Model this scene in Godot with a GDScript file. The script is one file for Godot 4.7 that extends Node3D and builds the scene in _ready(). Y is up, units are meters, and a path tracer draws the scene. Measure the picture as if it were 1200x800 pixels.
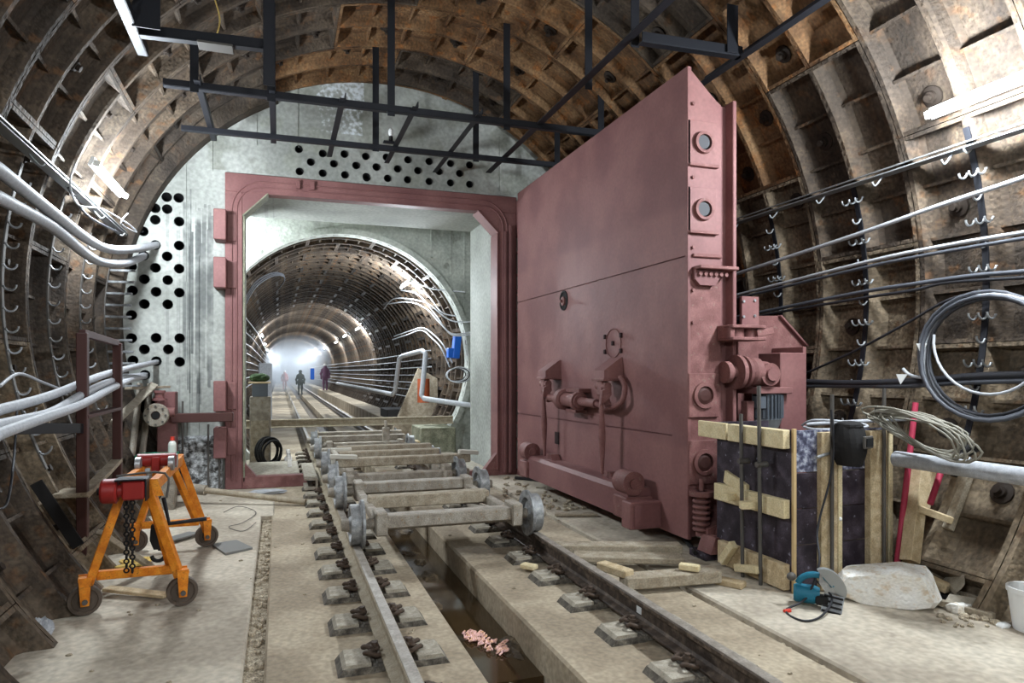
extends Node3D
# A metro construction tunnel: tubbing-lined chamber, concrete bulkhead with a steel gate frame, a heavy gate leaf standing open, the running tunnel beyond.

const FOCAL := 800.0
const HORIZON := 436.0
const YAW := 0.32871
const EYE := Vector3(-1.41, 1.65, 0.0)
const TCX := 0.13          # centre and inner radius of the chamber lining
const TCY := 2.343
const TR := 3.665
const HALF := 0.5737       # half a ring
const RING0 := -3.488
const SKEW := 0.06
const RCX := -0.17         # running tunnel
const RCY := 1.87
const RR := 2.5
const REAR := -13.8
const WALLZ := -10.42

var M := {}
var used := {}
var rng := RandomNumberGenerator.new()

# ---------------------------------------------------------------- sight lines: a pixel of the photograph met with a real surface
func ray(px: float, py: float) -> Vector3:
	var xc := (px - 600.0) / FOCAL
	return Vector3(xc * cos(YAW) + sin(YAW), (HORIZON - py) / FOCAL, -(cos(YAW) - xc * sin(YAW)))
func fz(px: float, py: float, z: float) -> Vector3:
	var r := ray(px, py)
	return EYE + r * ((z - EYE.z) / r.z)
func fy(px: float, py: float, y := 0.0) -> Vector3:
	var r := ray(px, py)
	return EYE + r * ((y - EYE.y) / r.y)
func fx(px: float, py: float, x: float) -> Vector3:
	var r := ray(px, py)
	return EYE + r * ((x - EYE.x) / r.x)
func fc(px: float, py: float, rad := TR) -> Vector3:
	var r := ray(px, py)
	var o := Vector2(EYE.x - TCX, EYE.y - TCY)
	var d := Vector2(r.x, r.y)
	var b := o.dot(d)
	return EYE + r * ((-b + sqrt(b * b - d.dot(d) * (o.dot(o) - rad * rad))) / d.dot(d))
func on_ring(a: float, rad: float, z: float) -> Vector3:
	return Vector3(TCX + rad * cos(deg_to_rad(a)), TCY + rad * sin(deg_to_rad(a)), z)
func in_run(a: float, rad: float, z: float) -> Vector3:
	return Vector3(RCX + rad * cos(deg_to_rad(a)), RCY + rad * sin(deg_to_rad(a)), z)

# ---------------------------------------------------------------- mesh collector
class MB:
	var v := PackedVector3Array()
	var n := PackedVector3Array()
	var uv := PackedVector2Array()
	var c := PackedColorArray()
	func tri(a: Vector3, b: Vector3, c: Vector3, na: Vector3, nb: Vector3, nc: Vector3) -> void:
		var f := (b - a).cross(c - a)
		if f.length_squared() < 1e-16: return
		if f.dot(na + nb + nc) > 0.0:
			v.append(a); v.append(c); v.append(b); n.append(na); n.append(nc); n.append(nb)
		else:
			v.append(a); v.append(b); v.append(c); n.append(na); n.append(nb); n.append(nc)
	func flat(a: Vector3, b: Vector3, c: Vector3, out: Vector3) -> void:
		var f := (b - a).cross(c - a)
		if f.length_squared() < 1e-16: return
		f = f.normalized()
		if f.dot(out) < 0.0: f = -f
		tri(a, b, c, f, f, f)
	func quad(a: Vector3, b: Vector3, c: Vector3, d: Vector3, out: Vector3) -> void:
		flat(a, b, c, out); flat(a, c, d, out)
	func quadn(a: Vector3, b: Vector3, c: Vector3, d: Vector3, na: Vector3, nb: Vector3, nc: Vector3, nd: Vector3) -> void:
		tri(a, b, c, na, nb, nc); tri(a, c, d, na, nc, nd)
	func box(c: Vector3, s: Vector3, B := Basis.IDENTITY, bev := 0.006) -> MB:
		var h := s * 0.5
		bev = minf(bev, minf(h.x, minf(h.y, h.z)) * 0.7)
		var P := func(sg: Array, ax: int) -> Vector3:
			var q := Vector3.ZERO
			for k in 3: q[k] = sg[k] * (h[k] if k == ax or bev <= 0.0 else h[k] - bev)
			return c + B * q
		for ax in 3:
			var u := (ax + 1) % 3
			var w := (ax + 2) % 3
			for sg in [-1, 1]:
				var pts := []
				for q in [[-1, -1], [1, -1], [1, 1], [-1, 1]]:
					var g := [0, 0, 0]
					g[ax] = sg; g[u] = q[0]; g[w] = q[1]
					pts.append(P.call(g, ax))
				var o := Vector3.ZERO
				o[ax] = sg
				quad(pts[0], pts[1], pts[2], pts[3], B * o)
		if bev > 0.0:
			for ax in 3:
				var u := (ax + 1) % 3
				var w := (ax + 2) % 3
				for su in [-1, 1]:
					for sw in [-1, 1]:
						var g0 := [0, 0, 0]
						var g1 := [0, 0, 0]
						g0[ax] = -1; g1[ax] = 1
						g0[u] = su; g1[u] = su; g0[w] = sw; g1[w] = sw
						var o := Vector3.ZERO
						o[u] = su; o[w] = sw
						quad(P.call(g0, u), P.call(g1, u), P.call(g1, w), P.call(g0, w), B * o)
			for sx in [-1, 1]:
				for sy in [-1, 1]:
					for sz in [-1, 1]:
						var g := [sx, sy, sz]
						flat(P.call(g, 0), P.call(g, 1), P.call(g, 2), B * Vector3(sx, sy, sz))
		return self
	func span(lo: Vector3, hi: Vector3, bev := 0.006) -> MB:
		return box((lo + hi) * 0.5, (hi - lo).abs(), Basis.IDENTITY, bev)
	func bar(a: Vector3, b: Vector3, w: float, h: float, up := Vector3.UP, bev := 0.004) -> MB:
		var z := (b - a).normalized()
		if absf(z.dot(up)) > 0.98: up = Vector3.RIGHT
		var x := up.cross(z).normalized()
		var y := z.cross(x)
		return box((a + b) * 0.5, Vector3(w, h, a.distance_to(b)), Basis(x, y, z), bev)
	func cyl(a: Vector3, b: Vector3, r0: float, r1 := -1.0, seg := 14, cap := true) -> MB:
		if r1 < 0.0: r1 = r0
		var L := a.distance_to(b)
		var prof := [Vector2(r0, 0), Vector2(r1, L)]
		if cap: prof = [Vector2(0, 0), Vector2(r0, 0), Vector2(r1, L), Vector2(0, L)]
		return lathe(prof, a, (b - a).normalized(), seg)
	func lathe(prof: Array, o: Vector3, axis: Vector3, seg := 16) -> MB:
		var x := axis.cross(Vector3.UP if absf(axis.y) < 0.9 else Vector3.RIGHT).normalized()
		var y := axis.cross(x)
		for i in prof.size() - 1:
			var p: Vector2 = prof[i]
			var q: Vector2 = prof[i + 1]
			var t := (q - p)
			if t.length() < 1e-6: continue
			var nr := Vector2(t.y, -t.x).normalized()
			for k in seg:
				var a0 := TAU * k / seg
				var a1 := TAU * (k + 1) / seg
				var d0 := x * cos(a0) + y * sin(a0)
				var d1 := x * cos(a1) + y * sin(a1)
				var n0 := d0 * nr.x + axis * nr.y
				var n1 := d1 * nr.x + axis * nr.y
				quadn(o + d0 * p.x + axis * p.y, o + d1 * p.x + axis * p.y, o + d1 * q.x + axis * q.y, o + d0 * q.x + axis * q.y, n0, n1, n1, n0)
		return self
	func tube(pts: Array, r: float, seg := 8, closed := false) -> MB:
		var m := pts.size()
		var rings := []
		var x := Vector3.ZERO
		for i in m:
			var t: Vector3
			if closed: t = (pts[(i + 1) % m] - pts[(i + m - 1) % m]).normalized()
			else: t = (pts[mini(i + 1, m - 1)] - pts[maxi(i - 1, 0)]).normalized()
			if x == Vector3.ZERO: x = t.cross(Vector3.UP if absf(t.y) < 0.9 else Vector3.RIGHT).normalized()
			x = (x - t * x.dot(t)).normalized()
			var y := t.cross(x)
			var R := []
			for k in seg: R.append(x * cos(TAU * k / seg) + y * sin(TAU * k / seg))
			rings.append(R)
		for i in (m if closed else m - 1):
			var j := (i + 1) % m
			for k in seg:
				var l := (k + 1) % seg
				var a: Vector3 = rings[i][k]
				var b: Vector3 = rings[i][l]
				var c: Vector3 = rings[j][l]
				var d: Vector3 = rings[j][k]
				quadn(pts[i] + a * r, pts[i] + b * r, pts[j] + c * r, pts[j] + d * r, a, b, c, d)
		if not closed:
			for e in [0, m - 1]:
				var o: Vector3 = (pts[0] - pts[1]) if e == 0 else (pts[m - 1] - pts[m - 2])
				for k in seg: flat(pts[e], pts[e] + rings[e][k] * r, pts[e] + rings[e][(k + 1) % seg] * r, o)
		return self
	func prism(poly: Array, o: Vector3, ux: Vector3, uy: Vector3, depth: float) -> MB:
		var uz := ux.cross(uy).normalized() * depth
		var pp := PackedVector2Array(poly)
		if Geometry2D.is_polygon_clockwise(pp): pp.reverse()
		var idx := Geometry2D.triangulate_polygon(pp)
		var w := func(p: Vector2) -> Vector3: return o + ux * p.x + uy * p.y
		for k in range(0, idx.size(), 3):
			var a: Vector3 = w.call(pp[idx[k]])
			var b: Vector3 = w.call(pp[idx[k + 1]])
			var c: Vector3 = w.call(pp[idx[k + 2]])
			flat(a, b, c, -uz); flat(a + uz, b + uz, c + uz, uz)
		for k in pp.size():
			var p := pp[k]
			var q := pp[(k + 1) % pp.size()]
			var a: Vector3 = w.call(p)
			var b: Vector3 = w.call(q)
			quad(a, b, b + uz, a + uz, ux * (q - p).y - uy * (q - p).x)
		return self
	func sphere(c: Vector3, r: Vector3, seg := 12, rows := 8) -> MB:
		for i in rows:
			for k in seg:
				var q := []
				for e in [[i, k], [i, k + 1], [i + 1, k + 1], [i + 1, k]]:
					var th := PI * float(e[0]) / rows
					var ph := TAU * float(e[1]) / seg
					q.append(Vector3(sin(th) * cos(ph), cos(th), sin(th) * sin(ph)))
				quadn(c + q[0] * r, c + q[1] * r, c + q[2] * r, c + q[3] * r, (q[0] / r).normalized(), (q[1] / r).normalized(), (q[2] / r).normalized(), (q[3] / r).normalized())
		return self
	func torus(c: Vector3, ax: Vector3, R: float, r: float, seg := 20, sides := 8) -> MB:
		var x := ax.cross(Vector3.UP if absf(ax.y) < 0.9 else Vector3.RIGHT).normalized()
		var y := ax.cross(x)
		var pts := []
		for k in seg: pts.append(c + x * R * cos(TAU * k / seg) + y * R * sin(TAU * k / seg))
		return tube(pts, r, sides, true)
	func add(o: MB) -> MB:
		v.append_array(o.v); n.append_array(o.n)
		return self
	func turned(T: Transform3D) -> MB:
		var o := MB.new()
		for k in v.size():
			o.v.append(T * v[k]); o.n.append((T.basis * n[k]).normalized())
		return o
	func planar_uv(lo: Vector2, size: Vector2, ax := 2) -> MB:
		uv.clear()
		for p in v:
			var q := Vector2(p.x, p.y) if ax == 2 else Vector2(p.x, p.z)
			uv.append(Vector2((q.x - lo.x) / size.x, 1.0 - (q.y - lo.y) / size.y))
		return self

func mb() -> MB:
	return MB.new()

func curve(ctrl: Array, step := 6) -> Array:
	var out := []
	for i in ctrl.size() - 1:
		var p0: Vector3 = ctrl[maxi(i - 1, 0)]
		var p1: Vector3 = ctrl[i]
		var p2: Vector3 = ctrl[i + 1]
		var p3: Vector3 = ctrl[mini(i + 2, ctrl.size() - 1)]
		for k in step:
			var t := float(k) / step
			out.append(0.5 * (2.0 * p1 + (p2 - p0) * t + (2.0 * p0 - 5.0 * p1 + 4.0 * p2 - p3) * t * t + (3.0 * p1 - p0 - 3.0 * p2 + p3) * t * t * t))
	out.append(ctrl[-1])
	return out

# a lump of stone or concrete with broken faces
func lump(c: Vector3, s: Vector3, seed_: int, rough := 0.12, boxy := 4.0, seg := 20, rows := 12) -> MB:
	var nz := FastNoiseLite.new()
	nz.seed = seed_; nz.frequency = 1.1
	var o := mb()
	var f := func(i: int, k: int) -> Vector3:
		var th := PI * float(i) / rows
		var ph := TAU * float(k % seg) / seg
		var d := Vector3(sin(th) * cos(ph), cos(th), sin(th) * sin(ph))
		var e := pow(pow(absf(d.x), boxy) + pow(absf(d.y), boxy) + pow(absf(d.z), boxy), -1.0 / boxy)
		var p := d * e * (1.0 + rough * nz.get_noise_3dv(d * 2.0) * 2.0)
		return c + p * s * 0.5
	for i in rows:
		for k in seg:
			var a: Vector3 = f.call(i, k)
			var b: Vector3 = f.call(i, k + 1)
			var cc: Vector3 = f.call(i + 1, k + 1)
			var d: Vector3 = f.call(i + 1, k)
			o.quad(a, b, cc, d, (a + cc) * 0.5 - c)
	return o

# ---------------------------------------------------------------- nodes
func numbered(called: String) -> String:
	var k: int = used.get(called, -1) + 1
	used[called] = k
	return called if k == 0 else "%s_%03d" % [called, k]
func origin_of(p: Node) -> Vector3:
	var o := Vector3.ZERO
	while p != self and p is Node3D:
		o += (p as Node3D).position
		p = p.get_parent()
	return o
func to_mesh(b: MB, off := Vector3.ZERO) -> ArrayMesh:
	var vv := b.v
	if off != Vector3.ZERO:
		vv = PackedVector3Array()
		for p in b.v: vv.append(p - off)
	var arr := []
	arr.resize(Mesh.ARRAY_MAX)
	arr[Mesh.ARRAY_VERTEX] = vv
	arr[Mesh.ARRAY_NORMAL] = b.n
	if b.uv.size() == b.v.size(): arr[Mesh.ARRAY_TEX_UV] = b.uv
	if b.c.size() == b.v.size(): arr[Mesh.ARRAY_COLOR] = b.c
	var m := ArrayMesh.new()
	m.add_surface_from_arrays(Mesh.PRIMITIVE_TRIANGLES, arr)
	return m
# a part (under parent) or a one-mesh thing; the collector holds world coordinates
func obj(called: String, b: MB, mat: Material, parent: Node = null, label := "") -> MeshInstance3D:
	var top := parent == null
	var o := MeshInstance3D.new()
	o.name = numbered(called) if top else called
	if top: parent = self
	parent.add_child(o, true)
	var off := origin_of(parent)
	if top:
		var lo := Vector3.INF
		var hi := -Vector3.INF
		for p in b.v:
			lo = lo.min(p); hi = hi.max(p)
		o.position = Vector3((lo.x + hi.x) * 0.5, lo.y, (lo.z + hi.z) * 0.5)
		off = o.position
	o.mesh = to_mesh(b, off)
	o.material_override = mat
	if label: o.set_meta("label", label)
	return o
func inst(called: String, mesh: Mesh, mat: Material, parent: Node, at := Vector3.ZERO) -> MeshInstance3D:
	var o := MeshInstance3D.new()
	o.name = called
	o.mesh = mesh
	o.material_override = mat
	parent.add_child(o, true)
	o.position = at
	return o
func tag(o: Node, label: String, category: String, group := "", kind := "") -> Node:
	o.set_meta("label", label)
	o.set_meta("category", category)
	if group: o.set_meta("group", group)
	if kind: o.set_meta("kind", kind)
	return o
func thing(called: String, at: Vector3, label: String, category: String, group := "") -> Node3D:
	var o := Node3D.new()
	o.name = numbered(called)
	add_child(o)
	o.position = at
	tag(o, label, category, group)
	return o
func struct(called: String, label: String, category: String) -> Node3D:
	var o := Node3D.new()
	o.name = called
	add_child(o)
	tag(o, label, category, "", "structure")
	return o
func copy(src: Node3D, at: Vector3, label := "", turn := 0.0) -> Node3D:
	var stem := String(src.name)
	if stem.length() > 4 and stem.substr(stem.length() - 3).is_valid_int(): stem = stem.substr(0, stem.length() - 4)
	var c: Node3D = src.duplicate()
	c.name = numbered(stem)
	add_child(c)
	c.position = at
	c.rotation.y = turn
	if label: c.set_meta("label", label)
	return c

# ---------------------------------------------------------------- materials
func noise_bytes(seed_: int, size: int, freq: float, oct := 4) -> PackedByteArray:
	var nz := FastNoiseLite.new()
	nz.seed = seed_; nz.frequency = freq; nz.fractal_octaves = oct
	nz.noise_type = FastNoiseLite.TYPE_SIMPLEX_SMOOTH
	return nz.get_seamless_image(size, size).get_data()
# three tones mixed by a coarse field, grain and specks by fine ones
func grain_tex(seed_: int, tones: Array, fc_: float, ff: float, grain := 0.16, spot := -1.0, spot_col := Color.WHITE, size := 320) -> ImageTexture:
	var a := noise_bytes(seed_, size, fc_)
	var b := noise_bytes(seed_ + 7, size, ff, 3)
	var c := noise_bytes(seed_ + 13, size, fc_ * 2.7, 4)
	var out := PackedByteArray()
	out.resize(size * size * 3)
	var t0: Color = tones[0]
	var t1: Color = tones[1]
	var t2: Color = tones[2]
	for i in size * size:
		var x := clampf((a[i] / 255.0 - 0.22) * 1.8, 0.0, 1.0)
		var col := t0.lerp(t1, x * 2.0) if x < 0.5 else t1.lerp(t2, x * 2.0 - 1.0)
		if spot > 0.0:
			var s := clampf((c[i] / 255.0 - spot) * 8.0, 0.0, 1.0)
			if s > 0.0: col = col.lerp(spot_col, s * 0.85)
		var g := 1.0 + (b[i] / 127.5 - 1.0) * grain
		out[i * 3] = int(clampf(col.r * g, 0.0, 1.0) * 255.0)
		out[i * 3 + 1] = int(clampf(col.g * g, 0.0, 1.0) * 255.0)
		out[i * 3 + 2] = int(clampf(col.b * g, 0.0, 1.0) * 255.0)
	return ImageTexture.create_from_image(Image.create_from_data(size, size, false, Image.FORMAT_RGB8, out))
func bump_tex(seed_: int, freq: float, strength: float, size := 512) -> ImageTexture:
	var im := Image.create_from_data(size, size, false, Image.FORMAT_L8, noise_bytes(seed_, size, freq, 5))
	im.convert(Image.FORMAT_RGB8)
	im.bump_map_to_normal_map(strength)
	return ImageTexture.create_from_image(im)
func plain(col: Color, rough := 0.7, metal := 0.0) -> StandardMaterial3D:
	var m := StandardMaterial3D.new()
	m.albedo_color = col
	m.roughness = rough
	m.metallic = metal
	m.metallic_specular = 0.4
	return m
func grained(tex: Texture2D, metres: float, rough := 0.8, metal := 0.0, bump: Texture2D = null, depth := 0.5, tint := Color.WHITE) -> StandardMaterial3D:
	var m := plain(tint, rough, metal)
	m.albedo_texture = tex
	m.uv1_triplanar = true
	m.uv1_world_triplanar = true
	m.uv1_scale = Vector3.ONE / metres
	if bump:
		m.normal_enabled = true
		m.normal_texture = bump
		m.normal_scale = depth
	return m
func rgb(r: int, g: int, b: int) -> Color:
	return Color8(r, g, b)
func make_materials() -> void:
	var bump := bump_tex(3, 0.02, 6.0)
	var bumpf := bump_tex(5, 0.06, 5.0)
	var crust := grain_tex(11, [rgb(50, 42, 35), rgb(69, 58, 48), rgb(96, 83, 69)], 0.006, 0.11, 0.32, 0.74, rgb(98, 68, 43))
	var crust2 := grain_tex(23, [rgb(44, 38, 33), rgb(61, 53, 46), rgb(86, 76, 65)], 0.007, 0.11, 0.32, 0.77, rgb(84, 61, 43))
	var crust3 := grain_tex(37, [rgb(72, 51, 34), rgb(102, 74, 48), rgb(126, 98, 69)], 0.007, 0.1, 0.32, 0.66, rgb(132, 81, 38))
	var crust4 := grain_tex(39, [rgb(78, 67, 54), rgb(104, 90, 73), rgb(130, 115, 95)], 0.008, 0.1, 0.32, 0.74, rgb(94, 72, 52))
	M.iron = grained(crust, 1.6, 0.85, 0.0, bumpf, 0.6)
	M.iron2 = grained(crust2, 1.7, 0.85, 0.0, bumpf, 0.6)
	M.iron3 = grained(crust3, 1.4, 0.85, 0.0, bumpf, 0.6)
	M.iron_dusty = grained(crust4, 1.5, 0.9, 0.0, bumpf, 0.7)
	M.iron_run = grained(crust, 1.1, 0.85, 0.0, bumpf, 0.5)
	M.plug = plain(rgb(52, 44, 38), 0.6, 0.3)
	var dust := grain_tex(41, [rgb(160, 149, 133), rgb(180, 169, 152), rgb(194, 184, 167)], 0.006, 0.12, 0.11, 0.82, rgb(146, 135, 120))
	M.floor = grained(dust, 2.6, 0.92, 0.0, bump, 0.35)
	M.floor2 = grained(dust, 1.9, 0.92, 0.0, bump, 0.5, rgb(238, 232, 222))
	M.rubble = grained(grain_tex(43, [rgb(134, 121, 102), rgb(162, 149, 128), rgb(186, 174, 153)], 0.03, 0.15, 0.4), 0.7, 0.95, 0.0, bumpf, 1.0)
	M.conc = grained(grain_tex(51, [rgb(150, 153, 146), rgb(178, 181, 174), rgb(196, 198, 190)], 0.006, 0.1, 0.1, 0.76, rgb(138, 140, 132)), 2.4, 0.88, 0.0, bump, 0.3)
	M.conc_green = grained(grain_tex(57, [rgb(112, 113, 96), rgb(136, 136, 116), rgb(156, 155, 136)], 0.012, 0.1, 0.16), 1.2, 0.9, 0.0, bump, 0.5)
	M.blotch = grained(grain_tex(59, [rgb(56, 52, 50), rgb(136, 138, 138), rgb(196, 198, 200)], 0.03, 0.12, 0.25), 1.0, 0.9, 0.0, bumpf, 0.8)
	M.stone = grained(grain_tex(61, [rgb(222, 215, 203), rgb(234, 230, 222), rgb(242, 240, 235)], 0.012, 0.13, 0.07, 0.68, rgb(206, 184, 154)), 0.9, 0.95, 0.0, bumpf, 1.0)
	M.red = grained(grain_tex(71, [rgb(116, 77, 76), rgb(124, 84, 82), rgb(132, 92, 89)], 0.006, 0.14, 0.05, 0.86, rgb(110, 74, 72)), 2.2, 0.62, 0.0, bump, 0.08)
	M.red_old = grained(grain_tex(73, [rgb(110, 72, 69), rgb(121, 81, 78), rgb(132, 92, 88)], 0.012, 0.14, 0.1, 0.76, rgb(128, 106, 96)), 0.9, 0.7, 0.0, bump, 0.2)
	M.seam = plain(rgb(48, 28, 28), 0.8)
	M.black = plain(rgb(34, 35, 40), 0.5, 0.4)
	M.dark = plain(rgb(26, 24, 24), 0.85)
	M.hole = plain(rgb(14, 14, 15), 0.95)
	M.rail = grained(grain_tex(81, [rgb(62, 52, 46), rgb(84, 72, 63), rgb(112, 98, 86)], 0.02, 0.12, 0.2), 0.8, 0.6, 0.3)
	M.rail_top = grained(grain_tex(83, [rgb(136, 128, 118), rgb(148, 140, 130), rgb(160, 152, 142)], 0.02, 0.12, 0.12), 0.8, 0.55, 0.2)
	M.rail_dusty = grained(grain_tex(85, [rgb(146, 133, 112), rgb(158, 146, 125), rgb(168, 157, 137)], 0.02, 0.12, 0.14), 0.8, 0.8)
	M.rubber = grained(grain_tex(87, [rgb(74, 69, 63), rgb(102, 96, 88), rgb(130, 123, 112)], 0.02, 0.12, 0.2), 0.6, 0.85)
	M.pad = grained(grain_tex(89, [rgb(146, 138, 123), rgb(162, 154, 139), rgb(176, 168, 153)], 0.02, 0.12, 0.12), 0.6, 0.9)
	M.clip = plain(rgb(84, 70, 60), 0.7, 0.2)
	M.steel = grained(grain_tex(91, [rgb(128, 130, 132), rgb(156, 158, 160), rgb(182, 184, 185)], 0.02, 0.12, 0.12), 0.6, 0.4, 0.5)
	M.dusty_steel = grained(grain_tex(93, [rgb(132, 123, 111), rgb(148, 139, 126), rgb(162, 154, 142)], 0.012, 0.14, 0.16, 0.76, rgb(142, 118, 92)), 0.7, 0.75, 0.1, bump, 0.3)
	M.wheel = grained(grain_tex(95, [rgb(122, 122, 122), rgb(148, 149, 150), rgb(174, 174, 172)], 0.02, 0.14, 0.14), 0.5, 0.55, 0.4)
	M.orange = grained(grain_tex(97, [rgb(196, 108, 20), rgb(214, 126, 28), rgb(222, 142, 44)], 0.02, 0.14, 0.08, 0.76, rgb(122, 78, 36)), 0.7, 0.5)
	M.tyre = plain(rgb(84, 72, 62), 0.7)
	M.winch = plain(rgb(140, 34, 30), 0.45)
	M.wood = grained(grain_tex(101, [rgb(174, 152, 118), rgb(188, 167, 133), rgb(200, 181, 148)], 0.02, 0.12, 0.14), 0.7, 0.85)
	M.wood_new = grained(grain_tex(103, [rgb(204, 186, 146), rgb(212, 195, 156), rgb(218, 203, 166)], 0.02, 0.12, 0.1), 0.7, 0.8)
	M.wood_grey = grained(grain_tex(105, [rgb(142, 129, 110), rgb(156, 144, 125), rgb(168, 157, 139)], 0.02, 0.12, 0.16), 0.8, 0.9)
	M.ply = grained(grain_tex(107, [rgb(34, 28, 36), rgb(50, 42, 50), rgb(70, 62, 72)], 0.012, 0.14, 0.2, 0.78, rgb(140, 142, 156)), 0.8, 0.5)
	M.ply_scuffed = grained(grain_tex(109, [rgb(56, 56, 74), rgb(98, 100, 120), rgb(168, 172, 184)], 0.03, 0.14, 0.2), 0.6, 0.6)
	M.ply_edge = plain(rgb(196, 168, 122), 0.8)
	M.cable = plain(rgb(74, 76, 82), 0.5)
	M.cable_dark = plain(rgb(40, 40, 44), 0.55)
	M.cable_pale = plain(rgb(168, 170, 174), 0.55)
	M.conduit = grained(grain_tex(111, [rgb(160, 162, 167), rgb(170, 172, 177), rgb(180, 182, 186)], 0.03, 0.14, 0.1), 0.5, 0.6)
	M.hank = plain(rgb(140, 136, 124), 0.7)
	M.pale = plain(rgb(188, 182, 170), 0.8)
	M.white = plain(rgb(226, 226, 224), 0.6)
	M.motor = plain(rgb(92, 97, 104), 0.5, 0.2)
	M.blue = plain(rgb(20, 92, 190), 0.5)
	M.saw = plain(rgb(28, 104, 128), 0.5)
	M.alu = plain(rgb(150, 153, 154), 0.45, 0.5)
	M.rod = plain(rgb(92, 88, 84), 0.6, 0.4)
	M.pink = plain(rgb(168, 52, 76), 0.6)
	M.foam = grained(grain_tex(113, [rgb(226, 178, 128), rgb(236, 186, 178), rgb(240, 200, 200)], 0.03, 0.14, 0.1), 0.4, 0.9)
	M.yellow = plain(rgb(222, 190, 110), 0.9)
	M.tile = plain(rgb(118, 117, 113), 0.7)
	M.green = plain(rgb(26, 120, 92), 0.5)
	M.redcap = plain(rgb(206, 60, 44), 0.5)
	M.plastic = plain(rgb(214, 214, 206), 0.5)
	M.brown = plain(rgb(74, 46, 42), 0.6, 0.1)
	M.cloth = plain(rgb(56, 60, 56), 0.95)
	M.cloth2 = plain(rgb(106, 78, 98), 0.95)
	M.glass = plain(rgb(72, 72, 75), 0.7, 0.0)
	M.water = plain(rgb(62, 48, 30), 0.08)
	M.mud = grained(grain_tex(115, [rgb(58, 47, 34), rgb(84, 70, 52), rgb(112, 97, 76)], 0.02, 0.13, 0.3), 0.9, 0.7, 0.0, bumpf, 0.8)
	var g := plain(rgb(255, 255, 255), 0.5)
	g.emission_enabled = true
	g.emission = Color(0.93, 0.97, 1.0)
	g.emission_energy_multiplier = 14.0
	M.glow = g
	M.bulkhead = bulkhead_material(bump)

# cast concrete of the bulkhead: pale, with board marks, tar runs where the photograph shows them and lime below the crown
func bulkhead_material(bump: Texture2D) -> StandardMaterial3D:
	var S := 1024
	var a := noise_bytes(201, S, 0.004)
	var b := noise_bytes(203, S, 0.1, 3)
	var c := noise_bytes(205, S, 0.012)
	var runs := []
	rng.seed = 77
	for k in 46: # thin vertical tar runs, between the gate frame and the sleeves
		runs.append([-2.66 + rng.randf() * 0.36 + (0.0 if k < 30 else -0.3 + rng.randf() * 1.2), 0.004 + rng.randf() * 0.016, 1.0 + rng.randf() * 1.4, 3.3 + rng.randf() * 0.9, 0.25 + rng.randf() * 0.5 if k < 30 else 0.2])
	var out := PackedByteArray()
	out.resize(S * S * 3)
	var dark := PackedFloat32Array()
	dark.resize(S * S)
	for r in runs:
		for px in range(int((r[0] - r[1] + 4.0) / 8.0 * S), int((r[0] + r[1] + 4.0) / 8.0 * S) + 1):
			for py in range(int((7.0 - r[3]) / 8.0 * S), int((7.0 - r[2] + 0.0) / 8.0 * S)):
				var i := py * S + clampi(px, 0, S - 1)
				dark[i] = maxf(dark[i], r[4] * clampf(c[i] / 100.0 - 0.4, 0.0, 1.0))
	for i in S * S:
		var x := (i % S) / float(S) * 8.0 - 4.0
		var y := 7.0 - (i / S) / float(S) * 8.0
		var t := clampf((a[i] / 255.0 - 0.2) * 1.7, 0.0, 1.0)
		var col := rgb(138, 140, 134).lerp(rgb(176, 178, 172), t)
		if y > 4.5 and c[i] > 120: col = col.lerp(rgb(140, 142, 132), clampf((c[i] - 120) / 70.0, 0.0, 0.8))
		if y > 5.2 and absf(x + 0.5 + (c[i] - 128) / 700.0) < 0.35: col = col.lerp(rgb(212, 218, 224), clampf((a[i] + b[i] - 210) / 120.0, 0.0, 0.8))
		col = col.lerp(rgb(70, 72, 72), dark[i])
		var g := 1.0 + (b[i] / 127.5 - 1.0) * 0.11
		out[i * 3] = int(clampf(col.r * g, 0, 1) * 255.0)
		out[i * 3 + 1] = int(clampf(col.g * g, 0, 1) * 255.0)
		out[i * 3 + 2] = int(clampf(col.b * g, 0, 1) * 255.0)
	var m := plain(Color.WHITE, 0.88)
	m.albedo_texture = ImageTexture.create_from_image(Image.create_from_data(S, S, false, Image.FORMAT_RGB8, out))
	return m
func _ready() -> void:
	# camera: level, turned off the tunnel axis, lens shifted up
	var cam := Camera3D.new()
	cam.name = "camera"
	add_child(cam)
	cam.position = EYE
	cam.rotation.y = -YAW
	cam.near = 0.05
	cam.far = 400.0
	cam.projection = Camera3D.PROJECTION_FRUSTUM
	cam.size = 0.05
	cam.frustum_offset = Vector2(0, 0.05 * 36.0 / FOCAL)
	var env := Environment.new()
	env.background_mode = Environment.BG_COLOR
	env.background_color = Color.BLACK
	env.tonemap_mode = Environment.TONE_MAPPER_LINEAR
	env.tonemap_exposure = 1.5
	env.sdfgi_enabled = true
	env.ssao_enabled = true
	env.ssil_enabled = true
	env.volumetric_fog_enabled = true
	env.volumetric_fog_density = 0.0
	var we := WorldEnvironment.new()
	we.name = "world_environment"
	we.environment = env
	add_child(we)
	cam.current = true
	make_materials()
	lamps()
	lining()
	floors()
	bulkhead()
	running_tunnel()
	haze()
	track()
	gate_frame()
	gate_leaf()
	gate_drive()
	overhead_frame()
	carts()
	hoist_stand()
	left_side()
	right_side()
	cables()
	tunnel_fittings()
	small_things()
	people()

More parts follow.
